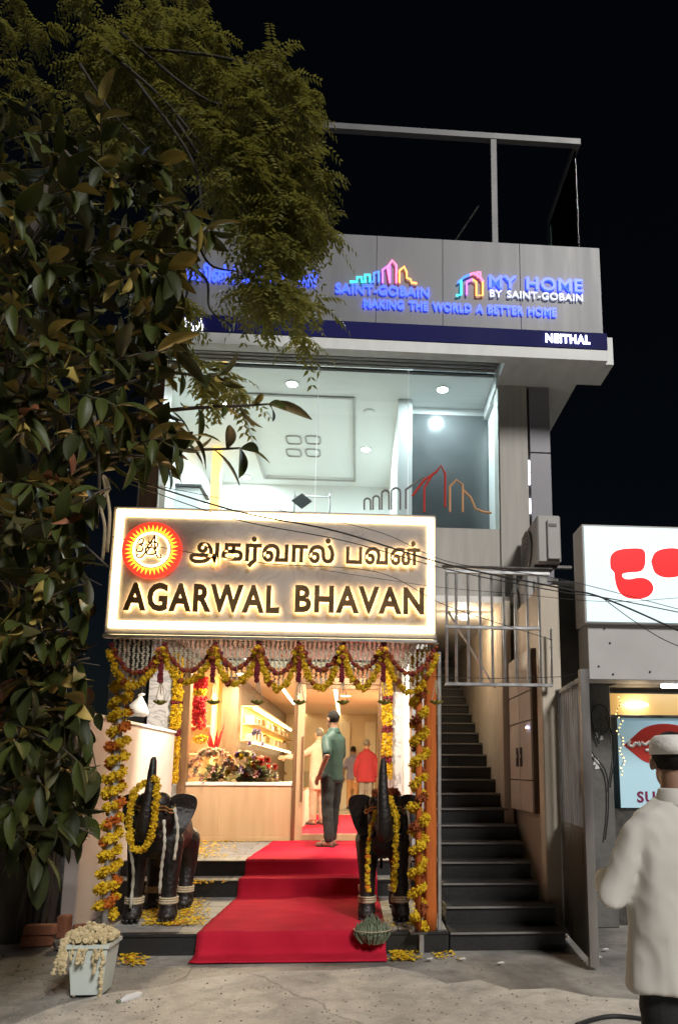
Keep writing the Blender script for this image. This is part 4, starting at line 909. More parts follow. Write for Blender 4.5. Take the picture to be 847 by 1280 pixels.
op = T('orange_pillar', 'square pillar wrapped in orange cloth beside the stairs', 'pillar', ((xo0+xo1)/2, 6.45, .17))
m = MB()
for i in range(16):
    pass
secs = [((xo0+xo1)/2, 6.46, .172+(sz0-.21-.0)*i/14*.999+.0, (xo1-xo0)/2*(1+.05*math.sin(i*1.7)), .10*(1+.04*math.sin(i*2.3))) for i in range(15)]
MB().loft(secs, 20, 4.5).build('cloth_wrap', 'orange_cloth', op, True); MB().bev(xo1+.012, xo1+.042, 6.40, 6.44, .172, sz0-.04, .003).build('steel_edge', 'steel', op)
tie_b = MB()
# hanging flower strips beside the shop front
def strip_of(lab, px0, px1, y0, y1, n, seqs, mats, Y, r, grp='hanging flower strips at the shop front'):
    s_ = T('flower_strip', lab, 'garland', tuple(at((px0+px1)/2, y1, Y)), grp)
    for i in range(n):
        px = px0+(px1-px0)*(i+.5)/n; a, b = at(px, y0, Y), at(px, y1, Y); m = MB(); z = a.z; x = (a.x+b.x)/2; 
        while z > b.z:
            py = y0+(a.z-z)/(a.z-b.z)*(y1-y0); flower(m, (x+random.uniform(-.012, .012), Y+random.uniform(-.02, .02), z), r*random.uniform(.9, 1.15), seqs(py)); z -= r*1.35
        m.build('flower_string', mats, s_)
def band(bs): return lambda py: 1 if any(a <= py <= b for a, b in bs) else 0
strip_of('yellow marigold strip with maroon bands left of the shop window', 214, 227, 800, 978, 3, band(((876, 884), (911, 920))), ['marigold_yellow', 'rose_maroon'], YD-.16, .038)
strip_of('yellow marigold strip with maroon bands right of the glass door', 478, 490, 800, 973, 3, band(((872, 880), (910, 917), (944, 953))), ['marigold_yellow', 'rose_maroon'], YD-.16, .036)
strip_of('long orange marigold strings beside the right marble pier', 507, 523, 797, 985, 4, lambda p: 0, ['marigold_orange'], YD-.3, .034)
strip_of('short yellow marigold strip low beside the left elephant', 225, 233, 1000, 1048, 2, lambda p: 0, ['marigold_yellow'], YD-.12, .036)
# flowers and garlands inside the window
for k, (px, y0, y1, w_, lab) in enumerate(((251, 846, 862, 13, 'upper red rose garland in the lit alcove of the window'), (250, 872, 912, 15, 'large red rose garland hanging in the window alcove'))):
    c0, c1 = at(px, y0, 11.5), at(px, y1, 11.5); m = MB()
    for i in range(90): flower(m, (c0.x+random.uniform(-1, 1)*w_/2*11.5/900, 11.5+random.uniform(-.05, .05), random.uniform(c1.z, c0.z)), .035)
    tag(m.build('rose_garland', 'rose_red'), lab, 'garland', 'red garlands in the window')
m = MB(); c0 = at(250, 866, 11.5)
for i in range(22): flower(m, (c0.x+random.uniform(-.1, .1), 11.45+random.uniform(-.03, .03), c0.z+random.uniform(-.04, .04)), .03)
tag(m.build('marigold_bunch', 'marigold_yellow'), 'yellow marigold bunch between the two red rose garlands', 'garland')
m = MB(); c0 = at(248, 925, 11.5)
for i in range(26): flower(m, (c0.x+random.uniform(-.13, .13), 11.45+random.uniform(-.03, .03), c0.z+random.uniform(-.06, .06)), .03)
tag(m.build('marigold_bunch', 'marigold_yellow'), 'yellow marigold bunch under the large red rose garland', 'garland')
def leafblade(m, base, d, L, w_, droop=.3, mi=0, fold=.15):
    d = Vector(d).normalized(); s_ = d.cross(Vector((0, 0, 1))); s_ = s_.normalized() if s_.length > .05 else Vector((1, 0, 0)); up = s_.cross(d).normalized()
    n = 4; vs = []
    for i in range(n+1):
        t = i/n; c = base+d*(L*t)-Vector((0, 0, 1))*(droop*L*t*t); ww = w_*math.sin(math.pi*min(.98, .06+t*.94))**.8
        vs += [c-s_*ww+up*fold*ww, c, c+s_*ww+up*fold*ww]
    fs = [q for i in range(n) for q in ([i*3, i*3+1, i*3+4, i*3+3], [i*3+1, i*3+2, i*3+5, i*3+4])]
    m.add(vs, fs, mi)
def bouquet(lab, px, w_, h, cols, nfl, leaf='neem', fr=.035, purple=False):
    c = at(px, 978, YD+.25); c.z = zSill+.003; b = T('flower_arrangement', lab, 'bouquet', c, 'flower arrangements in the window')
    MB().loft([(c.x, c.y, c.z, .08, .08), (c.x, c.y, c.z+.03, .10, .10), (c.x, c.y, c.z+.06, .11, .11), (c.x, c.y, c.z+.065, .10, .09)], 18).build('basket', 'twine', b)
    m = MB()
    for i in range(70):
        t = random.random()*6.283; e = random.uniform(.1, 1.3); d = Vector((math.cos(t)*math.cos(e)*w_, math.sin(t)*math.cos(e)*.8, math.sin(e)*h)).normalized()
        leafblade(m, c+Vector((0, 0, .05)), d, random.uniform(.2, .36)*(.6+h*.35), .026, .35)
    m.build('leaves', leaf, b, True)
    for i in range(nfl):
        t = random.random()*6.283; e = random.uniform(-.1, 1.45); q = c+Vector((math.cos(t)*math.cos(e)*w_*.26, math.sin(t)*math.cos(e)*.2-.03, .09+math.sin(e)*h*.26)); m = MB(); mt = random.choice(cols); r = fr*random.uniform(.7, 1.3)
        for j in range(7):
            a = j*6.283/7; dd = Vector((math.cos(a), -.7, math.sin(a)))
            leafblade(m, q, dd, r*1.3, r*.5, .1)
        m.ball(q+Vector((0, -r*.3, 0)), r*.45, 1, .2); m.build('flower', mt, b, True)
pm('petal_pink', (.55, .26, .22), (.68, .42, .36), 20, .7, trans=.2); pm('petal_cream', (.62, .55, .36), (.72, .66, .48), 20, .7, trans=.2); pm('petal_purple', (.16, .07, .24), (.30, .16, .42), 20, .7, trans=.2); pm('petal_peach', (.60, .36, .22), (.70, .46, .30), 20, .7, trans=.2)
pm('bouquet_leaf', (.10, .16, .04), (.22, .26, .08), 12, .5, trans=.25)
bouquet('left pink and cream flower arrangement in the window', 265, 1.4, 1.45, ['petal_pink', 'petal_cream', 'petal_peach', 'petal_pink'], 75, 'bouquet_leaf', .045)
bouquet('middle green, white and purple flower arrangement in the window', 303, 1.2, 1.3, ['petal_purple', 'cloth_white', 'petal_cream', 'marigold_yellow'], 50, 'bouquet_leaf', .045)
bouquet('right arrangement with red flowers close to the door', 327, .9, 1.0, ['rose_red', 'cloth_white', 'rose_red', 'petal_pink'], 32, 'bouquet_leaf', .05)
bouquet('tall purple orchid arrangement at the back of the window', 318, .6, 2.6, ['petal_purple', 'petal_purple', 'cloth_white'], 20, 'bouquet_leaf')
c = at(267, 950, 11.6); m = MB()
for i in range(14): leafblade(m, c, Vector((random.uniform(-.5, .5), random.uniform(-.3, .1), 1)), random.uniform(.3, .62), .03, -.05)
tag(m.build('red_heliconia', 'rose_red', smooth=True), 'spray of long red flowers in front of the yellow alcove', 'flowers')

# petals scattered on the steps (nobody could count them)
m = MB()
def petals(px0, px1, py0, py1, z, n, cx_=None):
    for i in range(n):
        px = random.triangular(px0, px1, cx_ or (px0+px1)/2); p = atz(px, random.uniform(py0, py1), z); a = random.random()*6.28; r = random.uniform(.012, .028)
        u = Vector((math.cos(a), math.sin(a), random.uniform(-.25, .25)))*r; v = Vector((-math.sin(a), math.cos(a), random.uniform(-.25, .25)))*r*.6
        p.z += random.uniform(.004, .02); m.add([p-u, p-v+Vector((0, 0, .004)), p+u, p+v+Vector((0, 0, .006))], [[0, 1, 2, 3]], 0 if random.random() < .9 else 1)
petals(170, 265, 1124, 1158, .172, 1500, 205); petals(178, 290, 1101, 1106, .345, 220, 200); petals(225, 300, 1052, 1074, .506, 420, 240); petals(475, 552, 1130, 1160, .172, 160, 530); petals(482, 530, 1190, 1202, .006, 200, 500); petals(530, 580, 1192, 1200, .006, 40); petals(146, 186, 1190, 1208, .006, 160, 165)
petals(236, 372, 1049.5, 1053, .506, 90)
o = m.build('scattered_petals', ['marigold_yellow', 'marigold_orange'], kind='stuff'); o['label'] = 'yellow marigold petals scattered over the steps and ground'; o['category'] = 'petals'

# ================================================================ elephant statues
def elephant(lab, base, tilt):
    e = T('elephant_statue', lab, 'statue', base, 'elephant statues at the entrance'); B = Vector(base)
    K = lambda x, y, z: B+Vector((x, y, z))
    m = MB()
    m.caps([K(0, .06, .72), K(0, .2, .76), K(0, .42, .76), K(0, .62, .70)], [.20, .232, .238, .195], 20)
    m.ball(K(0, -.12, .92), (.165, .18, .2), 3); m.ball(K(.065, -.12, 1.05), (.09, .1, .09), 2); m.ball(K(-.065, -.12, 1.05), (.09, .1, .09), 2); m.ball(K(0, .0, .85), (.19, .18, .2), 2)
    m.caps(spline([K(0, -.2, .92), K(0, -.32, .82), K(tilt*.3, -.42, .80), K(tilt*.6, -.47, .92), K(tilt, -.47, 1.10), K(tilt*1.1, -.45, 1.28), K(tilt*1.1, -.43, 1.42)], 5), [.115-.085*(i/30)**.7 for i in range(31)], 14)
    m.ball(K(0, -.2, .78), (.09, .1, .09), 2)
    for s_ in (-1, 1):
        m.caps([K(.145*s_, .02, .70), K(.15*s_, .0, .42), K(.15*s_, -.01, .22), K(.155*s_, -.02, .07)], [.11, .08, .068, .086], 14)
        m.ball(K(.155*s_, -.045, .055), (.086, .094, .055), 2)
        m.caps([K(.15*s_, .6, .66), K(.16*s_, .66, .40), K(.15*s_, .62, .22), K(.15*s_, .62, .07)], [.125, .082, .068, .086], 14)
        m.ball(K(.15*s_, .59, .055), (.086, .094, .055), 2)
    m.caps([K(0, .83, .72), K(0, .88, .5), K(0, .87, .35)], [.03, .018, .025], 8)
    remesh(m, 'body', 'elephant_bronze', .016, e, 3)
    for s_ in (-1, 1):
        out = [(.10, 1.07), (.17, 1.11), (.25, 1.115), (.325, 1.085), (.335, 1.0), (.30, .88), (.26, .79), (.20, .72), (.14, .74), (.10, .86)]
        P3 = spline([Vector((x, 0, z)) for x, z in out+out[:1]], 4)[:-1]
        pts = [(B.x+p.x*s_, B.z+p.z) for p in P3]
        q = MB().prism(pts if s_ > 0 else pts[::-1], 0, .028)
        q.v = [Vector((v.x, v.y+B.y-.06+.10*((v.x-B.x)*s_-.1)/.27+.03*math.sin((v.z-B.z)*14), v.z)) for v in q.v]
        q.build('ear', 'elephant_bronze', e, recalc=True)
        for y_ in (-.01, .62):
            for z_ in (.165, .185, .205): MB().tube([K(.15*s_+.077*math.cos(t), y_+.077*math.sin(t), z_) for t in [6.2832*i/18 for i in range(19)]], .0105, 6).build('rope_band', 'twine', e)
        for y_ in (-.02, .615):
            for a_ in (-.9, -.3, .3, .9): MB().ball(K(.152*s_+.075*math.sin(a_), y_-.02-.09*math.cos(a_), .022), (.018, .012, .02), 2).build('toenail', 'elephant_bronze', e, True)
        m2 = MB().ball(K(.135*s_, -.235, .96), .018, 2); m2.build('eye', 'black', e, True)
        MB().tube(spline([K(.09*s_, -.24, .80), K(.12*s_, -.34, .76), K(.125*s_, -.42, .79)], 4), [.026-.018*i/8 for i in range(9)], 8).build('tusk', 'elephant_bronze', e, True)
    MB().prism([(B.x+x, B.z+z) for x, z in ((0, .93), (.05, 1.0), (.03, 1.06), (0, 1.1), (-.03, 1.06), (-.05, 1.0))], B.y-.325, B.y-.30).build('forehead_plate', 'brass', e, recalc=True)
    for z_, r_ in ((1.0, .18), (.97, .185)): MB().tube([K(r_*math.cos(t), -.12+.19*math.sin(t), z_+.02*math.sin(t*5)) for t in [6.2832*i/24 for i in range(25)]], .008, 6).build('headband', 'brass', e)
    return B
pL = atz(188, 1152, .174); pR = atz(479, 1150, .174)
BL = elephant('dark elephant statue with raised trunk on the left of the red carpet', pL, .05)
BR = elephant('dark elephant statue with raised trunk on the right of the red carpet', pR, -.03)
def loop(B, pts): return spline([B+Vector(p) for p in pts], 8)
garland('trunk_garland', 'thick yellow marigold garland looped over the left elephant trunk', loop(BL, [(-.0, -.47, 1.22), (-.06, -.51, 1.15), (-.085, -.53, .98), (-.09, -.5, .82), (-.05, -.5, .70), (.02, -.5, .67), (.07, -.5, .72), (.11, -.53, .86), (.13, -.53, 1.05), (.12, -.51, 1.2), (.08, -.49, 1.27)]), .034, ['marigold_yellow'], 1.05)
garland('neck_garland', 'yellow marigold garland hanging down the right elephant face', loop(BR, [(.03, -.36, 1.08), (.07, -.4, 1.0), (.09, -.4, .85), (.09, -.36, .65), (.085, -.3, .45), (.08, -.26, .30)]), .031, ['marigold_yellow'], 1.05)
garland('ear_garland', 'yellow marigold garland beside the right elephant ear nearest the carpet', loop(BR, [(-.09, -.3, .98), (-.13, -.32, .85), (-.15, -.3, .65), (-.155, -.25, .45), (-.15, -.2, .28)]), .026, ['marigold_yellow', 'marigold_orange'], 1.1, lambda i: i % 5 == 4)
m = MB()
for i in range(70): flower(m, BR+Vector((random.uniform(-.1, .12), -.1+random.uniform(-.1, .12), 1.13+random.uniform(-.02, .03))), .03)
tag(m.build('rust_garland', 'marigold_rust'), 'mat of rust flowers on the right elephant head', 'garland')
for B, k, pts, lab in ((BL, 0, [(-.16, -.24, .95), (-.15, -.26, .7), (-.12, -.2, .45), (-.14, -.14, .14)], 'jasmine string down the outer leg of the left elephant'), (BL, 1, [(.13, -.26, .9), (.15, -.27, .7), (.12, -.2, .5), (.10, -.14, .26)], 'jasmine string down the inner leg of the left elephant'), (BL, 2, [(.2, -.2, 1.0), (.24, -.2, .8), (.22, -.18, .55)], 'short jasmine string beside the left elephant ear'), (BR, 3, [(.2, -.2, 1.0), (.23, -.22, .7), (.22, -.16, .45), (.24, -.1, .22)], 'jasmine string hanging beside the right elephant outer leg')):
    tag(MB().tube(loop(B, pts), [.013+.004*math.sin(i*2.1) for i in range(8*(len(pts)-1)+1)], 7).build('jasmine_string', 'jasmine', smooth=True), lab, 'garland', 'jasmine strings on the elephants')
# bundle of dry grass leaning on the carpet edge
c = at(465, 1166, 6.3); m = MB()
for i in range(170):
    a = random.random()*6.283; r_ = random.uniform(0, 1); b_ = c+Vector((math.cos(a)*r_*.1, math.sin(a)*r_*.08-.03, -.075)); t_ = c+Vector((math.cos(a)*r_*.13, math.sin(a)*r_*.09-.02, .06+random.uniform(0, .09)*(1.2-r_)))
    m.tube([b_, (b_+t_)/2+Vector((math.cos(a)*.04, math.sin(a)*.03, 0)), t_], .005, 4)
gb = T('leaf_bundle', 'round bundle of dull green leaves at the foot of the right elephant', 'bundle', c-Vector((0, 0, .09))); m.build('stalks', 'dry_leaf', gb)
mm = MB().ball(c+Vector((0, -.02, 0)), (.125, .095, .09), 3); mm.build('core', 'dry_leaf', gb, True)
MB().tube([c+Vector((.155*math.cos(t), .125*math.sin(t)-.02, .03)) for t in [6.2832*i/20 for i in range(21)]], .004, 5).build('twine', 'twine', gb)

# ================================================================ people
def person(lab, foot, yaw, h, top, legs, skin='skin_brown', hair='hair_black', sleeve='short', arms=None, hem=.80, cap=None, vox=.014, stance=(.10, .0, .10, .0), headyaw=0, kurta=False, shoes='leather', wrinkle=.006, build=1.0, fat=1.0, legr=1.0, folds=None, yoke=False):
    k = h/1.75; B = Vector(foot); Rz = Matrix.Rotation(yaw, 3, 'Z')
    p = T('person', lab, 'person', B)
    K = lambda x, y, z: B + Rz @ (Vector((x, y, z))*k)
    yw = yaw
    def L(x, y, z, a, b): q = K(x, y, z); return (q.x, q.y, q.z, a*k, b*k, yw)
    lx, ly, rx, ry = stance      # left foot (x<0), right foot (x>0)
    arms = arms or {}
    le, lw = arms.get('l', ((-.26, -.03, 1.13), (-.27, .03, .88))); re_, rw = arms.get('r', ((.26, -.03, 1.13), (.27, .03, .88)))
    # trousers
    m = MB()
    m.loft([L(0, 0, .80, .155, .115), L(0, 0, .88, .165*build, .12), L(0, 0, 1.0, .15*build, .11)], 20)
    for s_, fx, fy in ((-1, -lx, ly), (1, rx, ry)):
        m.caps([K(.085*s_, 0, .88), K((.09*s_+fx)/2, fy*.4+.01, .50), K(fx, fy-.01, .11)], [.098*k*legr, .078*k*legr, .066*k*legr], 14)
    remesh(m, 'trousers', legs, vox, p, 3, lambda v, n: wrinkle*noise.noise(Vector((v.x*9, v.y*9, v.z*16))))
    # shirt
    m = MB(); hw = .168*build
    m.loft([L(0, 0, hem, hw*1.04*fat, .128), L(0, 0, .95, hw*fat, .125), L(0, -.005, 1.08, hw*.97*fat, .122), L(0, -.01, 1.24, hw*1.06, .125), L(0, -.01, 1.36, hw*1.10, .112), L(0, -.01, 1.42, hw*.98, .092), L(0, -.01, 1.455, hw*.7, .078), L(0, -.005, 1.49, .072, .066)], 28, 2.3)
    for s_, el, wr in ((-1, le, lw), (1, re_, rw)):
        sh_ = (.165*s_*build, -.01, 1.365)
        el_, wr_ = Vector(el), Vector(wr)
        if sleeve == 'short': e2 = Vector(sh_).lerp(el_, .82); m.caps([K(*sh_), K(*e2)], [.064*k, .066*k], 14)
        else: sh_ = (.155*s_*build, -.01, 1.345); e3 = el_.lerp(wr_, .92); m.caps([K(*sh_), K(*el_), K(*e3)], [.066*k, .058*k, .050*k], 14)
    so = remesh(m, 'shirt', top, vox, p, 4, folds or (lambda v, n: wrinkle*(1.2*noise.noise(Vector((v.x*7, v.y*7, v.z*5))) + .8*noise.noise(Vector((v.x*16+v.z*6, v.y*16, v.z*9))))))
    if yoke: MB().tube([K(hw*1.115*math.cos(t), -.012-.118*math.sin(t), 1.345) for t in [.35+2.44*i/20 for i in range(21)]], .0045*k, 5).build('yoke_seam', top, so, True)
    m = MB(); m.loft([L(0, -.014, 1.450, .088, .083), L(0, -.014, 1.462, .089, .084), L(0, -.01, 1.515, .069, .066), L(0, -.01, 1.522, .064, .061), L(0, -.01, 1.517, .058, .055), L(0, -.012, 1.464, .06, .056)], 24); m.build('collar', top, so, True)
    # body: head, neck, forearms, hands, feet in one surface
    m = MB(); hy = Rz @ Matrix.Rotation(headyaw, 3, 'Z')
    Hc = K(0, .015, 1.63)
    H = lambda x, y, z: Hc + hy @ (Vector((x, y, z))*k)
    m.ball(H(0, -.01, .03), (.074*k, .092*k, .085*k), 3, rot=hy); m.ball(H(0, .025, -.05), (.058*k, .062*k, .07*k), 3, rot=hy); m.ball(H(0, .06, -.085), (.03*k, .025*k, .025*k), 2)
    m.caps([H(0, .082, .02), H(0, .104, -.025)], [.010*k, .015*k], 8)
    for s_ in (-1, 1): m.ball(H(.076*s_, -.01, -.01), (.012*k, .022*k, .033*k), 2, rot=hy); m.ball(H(.03*s_, .082, .015), .013*k, 2)
    m.ball(H(0, .088, -.055), (.022*k, .010*k, .007*k), 2, rot=hy)
    m.caps([K(0, -.012, 1.43), H(0, -.02, -.05)], [.058*k, .052*k], 14)
    m.caps([K(0, -.01, .95), K(0, -.01, 1.40)], [.06*k, .06*k], 10); m.caps([K(-.15*build, -.01, 1.35), K(.15*build, -.01, 1.35)], [.04*k, .04*k], 10)
    for s_, fx, fy in ((-1, -lx, ly), (1, rx, ry)): m.caps([K(0, 0, .95), K(.085*s_, 0, .88), K((.09*s_+fx)/2, fy*.4+.01, .50), K(fx, fy-.01, .11)], [.06*k, .06*k, .05*k, .04*k], 10)
    for s_, el, wr in ((-1, le, lw), (1, re_, rw)):
        el_, wr_ = Vector(el), Vector(wr); sh_ = Vector((.155*s_*build, -.01, 1.36))
        m.caps([K(*sh_), K(*el_), K(*wr_)], [.046*k, .041*k, .027*k], 12)
        d = (wr_-el_).normalized(); sd_ = d.cross(Vector((0, 1, 0))) if abs(d.y) < .9 else d.cross(Vector((0, 0, 1))); sd_.normalize(); nn = d.cross(sd_).normalized()
        pc = wr_+d*.045
        m.caps([K(*(wr_)), K(*(wr_+d*.04+sd_*.012)), K(*(wr_+d*.085+sd_*.012))], [.024*k, .026*k, .022*k], 10); m.caps([K(*(wr_+d*.03-sd_*.014)), K(*(wr_+d*.085-sd_*.016))], [.024*k, .02*k], 10)
        for j in range(4):
            o_ = sd_*(.031-.021*j); Lf = (.062, .074, .07, .055)[j]; a0 = wr_+d*.085+o_; m.caps([K(*a0), K(*(a0+d*Lf*.55+nn*.006)), K(*(a0+d*Lf*.9+nn*.026))], [.0095*k, .0088*k, .0075*k], 8)
        a0 = wr_+d*.03+sd_*.03; m.caps([K(*a0), K(*(a0+sd_*.024+d*.03+nn*.008)), K(*(a0+sd_*.03+d*.06+nn*.016))], [.012*k, .0105*k, .009*k], 8)
    for s_, fx, fy in ((-1, -lx, ly), (1, rx, ry)):
        m.caps([K(fx, fy-.01, .14), K(fx, fy-.01, .06)], [.04*k, .04*k], 10); m.caps([K(fx, fy-.035, .045), K(fx+.01*s_, fy+.08, .04), K(fx+.015*s_, fy+.17, .03)], [.036*k, .036*k, .028*k], 12)
    remesh(m, 'body', skin, .0085 if vox < .02 else .011, p, 2)
    for s_, fx, fy in ((-1, -lx, ly), (1, rx, ry)):
        Sq = [K(fx+dx, fy+dy, 0) for dx, dy in ((-.035, -.085), (.035, -.085), (.045, .0), (.05+.01*s_, .1), (.035+.015*s_, .19), (-.01+.015*s_, .205), (-.045+.01*s_, .13), (-.042, 0))]
        s2 = MB().slab([(q.x, q.y) for q in Sq], B.z+.004, B.z+.022*k); so = s2.build('sandal', shoes, p, recalc=True)
        MB().tube([K(fx-.045, fy+.07, .02), K(fx-.02, fy+.08, .075), K(fx+.025, fy+.08, .075), K(fx+.052, fy+.07, .02)], .012*k, 6).build('strap', shoes, so, True)
    # hair or cap
    m = MB()
    def shell(z0, grow, top_flat=None):
        pass
    V, Fs = ico(3); rot = hy
    keep = []; q = MB(); vs = []
    for v in V: vs.append(v)
    idx = {}; fs = []
    for f in Fs:
        c = (V[f[0]]+V[f[1]]+V[f[2]])/3
        if c.z > -.12 + max(0, c.y)*.95 - (0.8 if c.y < -.1 else 0): fs.append(f)
    vv = [H(v.x*.079, v.y*.097-.012, v.z*.090+.032) for v in V]
    used = sorted({i for f in fs for i in f}); mp = {i: j for j, i in enumerate(used)}
    hm = MB(); hm.add([vv[i]+(vv[i]-H(0, 0, 0)).normalized()*.004*noise.noise(vv[i]*60) for i in used], [[mp[i] for i in f] for f in fs])
    hm.build('hair', hair, p, True)
    if cap:
        cz = H(0, -.012, .03).z; yy = yaw+headyaw; c = H(0, -.014, 0)
        cb = MB().loft([(c.x, c.y, cz-.005*k, .086*k, .104*k, yy), (c.x, c.y, cz+.03*k, .085*k, .103*k, yy), (c.x, c.y, cz+.06*k, .076*k, .094*k, yy), (c.x, c.y, cz+.073*k, .06*k, .078*k, yy), (c.x, c.y, cz+.075*k, .03*k, .04*k, yy)], 28)
        cb.build('cap', cap, p, True)
    return p
pG = atz(413, 1060, .505); pG.z = .519
person('man in green short sleeved shirt and dark trousers standing at the glass door', pG, R(50), 1.80, 'shirt_green', 'trousers_dark', skin='skin_brown', hair='hair_black', sleeve='short', hem=.83,
       arms={'l': ((-.25, -.13, 1.15), (-.24, .0, .92)), 'r': ((.22, .04, 1.13), (.18, .2, 1.02))}, stance=(.10, -.05, .10, .08), headyaw=R(-12), vox=.013, fat=.95, build=.9, legr=1.0)
def inside(lab, px, py, hd, yaw, top, legs, **kw):
    f = atz(px, py, ZL+.013); f.z = ZL+.014
    return person(lab, f, yaw, hd, top, legs, vox=.02, **kw)
inside('man in pale cream kurta with outstretched arm just inside the door', 396, 1031, 1.80, R(35), 'kurta_pink', 'kurta_pink', hair='hair_grey', sleeve='long', hem=.62, skin='skin_light', arms={'l': ((-.36, .06, 1.22), (-.58, .16, 1.2)), 'r': ((.26, -.03, 1.13), (.27, .06, .88))})
inside('man in red shirt standing inside the shop behind the right elephant', 457, 1018, 1.74, R(-8), 'shirt_red', 'cloth_grey', hair='hair_grey', sleeve='long', hem=.74, fat=1.2, build=1.12)
inside('person in lavender top and orange wrap between the green and red shirts', 440, 1011, 1.66, R(10), 'shirt_blue', 'cloth_orange', sleeve='short', hem=.80)
inside('shop worker in white cap and white uniform seen through the window', 347, 1010, 1.68, R(250), 'cloth_white', 'cloth_white', cap='cloth_white', arms={'l': ((-.24, .05, 1.12), (-.16, .22, 1.0)), 'r': ((.24, .05, 1.12), (.14, .22, 1.0))})
inside('shop worker in white cap standing behind the other worker', 358, 1005, 1.72, R(240), 'cloth_white', 'cloth_white', cap='cloth_white')
pW = Vector((at(843, 1000, 2.7).x, 2.7, .023))
wr_f = lambda v: 0
person('man in loose white shirt, white cap and black trousers seen from behind', pW, R(3), 1.635, 'shirt_white', 'trousers_black', skin='skin_brown', sleeve='long', hem=.76, cap='cloth_white', build=1.08, fat=1.2, vox=.011, wrinkle=.008, folds=lambda v, n: .013*noise.noise(Vector((v.x*8+v.z*2.6, v.y*8, v.z*1.5))) + .012*(.35-abs(noise.noise(Vector((v.x*10-v.z*4.5, v.y*10+3, v.z*2.4+v.x*3))))) + .005*(.3-abs(noise.noise(Vector((v.x*17+v.z*8, v.y*17, v.z*7-v.x*5))))),
       arms={'l': ((-.285, -.01, 1.10), (-.20, .24, 1.14)), 'r': ((.285, -.01, 1.10), (.20, .24, 1.14))}, stance=(.11, 0, .11, 0), headyaw=R(-16))

# ================================================================ small things on the ground at the left
q = [atz(88, 1256, .022), atz(134, 1243, .022)]
bc = atz(113, 1240, .022); by = bc.y+.02
bn = T('waste_bin', 'square white plastic bin overflowing with dried flowers at the kerb', 'bin', (bc.x, by, .022))
hz = .34; w0, w1 = .10, .128
MB().hexa([(bc.x-w0, by-w0, .023), (bc.x+w0, by-w0, .023), (bc.x+w0, by+w0, .023), (bc.x-w0, by+w0, .023), (bc.x-w1, by-w1, hz), (bc.x+w1, by-w1, hz), (bc.x+w1, by+w1, hz), (bc.x-w1, by+w1, hz)]).build('tub', 'bin_plastic', bn)
for (a0, a1, b0, b1) in ((-w1-.012, w1+.012, -w1-.012, -w1+.004), (-w1-.012, w1+.012, w1-.004, w1+.012), (-w1-.012, -w1+.004, -w1+.004, w1-.004), (w1-.004, w1+.012, -w1+.004, w1-.004)):
    MB().box(bc.x+a0, bc.x+a1, by+b0, by+b1, hz-.018, hz+.006).build('rim', 'bin_plastic', bn)
m = MB()
for i in range(420):
    a = random.random()*6.283; r_ = math.sqrt(random.random())*.17; m.ball((bc.x-.02+math.cos(a)*r_, by+math.sin(a)*r_*.9, hz+.01+random.uniform(0, .11)*(1-r_/.2)+.02), random.uniform(.012, .022), 1, .3)
for j in range(14):
    x0 = bc.x-random.uniform(-.12, .17); y0 = by-.15; 
    if j > 9: x0 = bc.x-.17
    Lh = random.uniform(.06, .2) if j != 3 else .36
    for p in along(bez((x0, y0+.04, hz+.03), (x0+random.uniform(-.03, .03), y0-.025, hz-Lh), 0, 6), .02): m.ball(p+Vector((random.uniform(-.008, .008), 0, 0)), random.uniform(.011, .019), 1, .3)
tag(m.build('dried_flower_heap', 'dried_flowers'), 'heap of dried cream flower garlands spilling over the white bin', 'flowers')
def brick(lab, px, py, L, w_, h, rz, rx=0, z=.0):
    c = atz(px, py, z); o = MB().bev(-L/2, L/2, -w_/2, w_/2, 0, h, .012)
    o.v = [v+Vector((noise.noise(v*20+c), noise.noise(v*20+c*2), noise.noise(v*18+c*3)))*.006 for v in o.v]
    ob = o.build('loose_brick', 'brick', origin=(0, 0, 0)); ob.location = (c.x, c.y, z+.006); ob.rotation_euler = (rx, 0, rz); return tag(ob, lab, 'brick', 'loose bricks by the tree')
brick('loose red brick lying lowest and nearest the bin', 46, 1184, .25, .12, .09, R(14)); brick('loose red brick lying resting across the nearest brick', 50, 1170, .25, .11, .085, R(6), 0, .092); brick('red brick standing on end beside the tree', 79, 1174, .10, .11, .2, R(-10)); brick('small broken brick between the standing brick and the bin', 99, 1176, .12, .11, .13, R(25))
c = atz(84, 1188, 0); s_ = MB().ball((c.x, c.y, .05), (.13, .09, .055), 2, .12); tag(s_.build('loose_stone', 'stone'), 'flat grey stone beside the red bricks', 'stone')
c = atz(150, 1252, .03); bt = T('crushed_bottle', 'small crushed clear plastic bottle lying by the bin', 'bottle', c)
MB().tube([c, c+Vector((.03, .05, .002)), c+Vector((.08, .12, .0)), c+Vector((.10, .15, 0))], [.012, .026, .024, .012], 10).build('body', 'plastic_white', bt, True); MB().tube([c-Vector((.012, .02, 0)), c-Vector((.001, .002, 0))], .014, 10).build('cap', 'dry_leaf', bt)
for k, (px, py, lab) in enumerate(((537, 1199, 'small white paper scrap near the orange pillar foot'), (578, 1199, 'white paper scrap left of the triangular scrap'), (626, 1204, 'triangular white paper scrap before the stairs'), (757, 1187, 'crumpled white scrap by the gate post'), (748, 1197, 'tiny white scrap beside the crumpled one'))):
    c = atz(px, py, .026); m = MB().add([(c.x-.03, c.y-.01, .026), (c.x+.025, c.y-.02, .028), (c.x+.02, c.y+.03, .031), (c.x-.02, c.y+.02, .027)], [[0, 1, 2], [0, 2, 3]]); tag(m.build('paper_scrap', 'paper'), lab, 'litter', 'litter before the stairs')
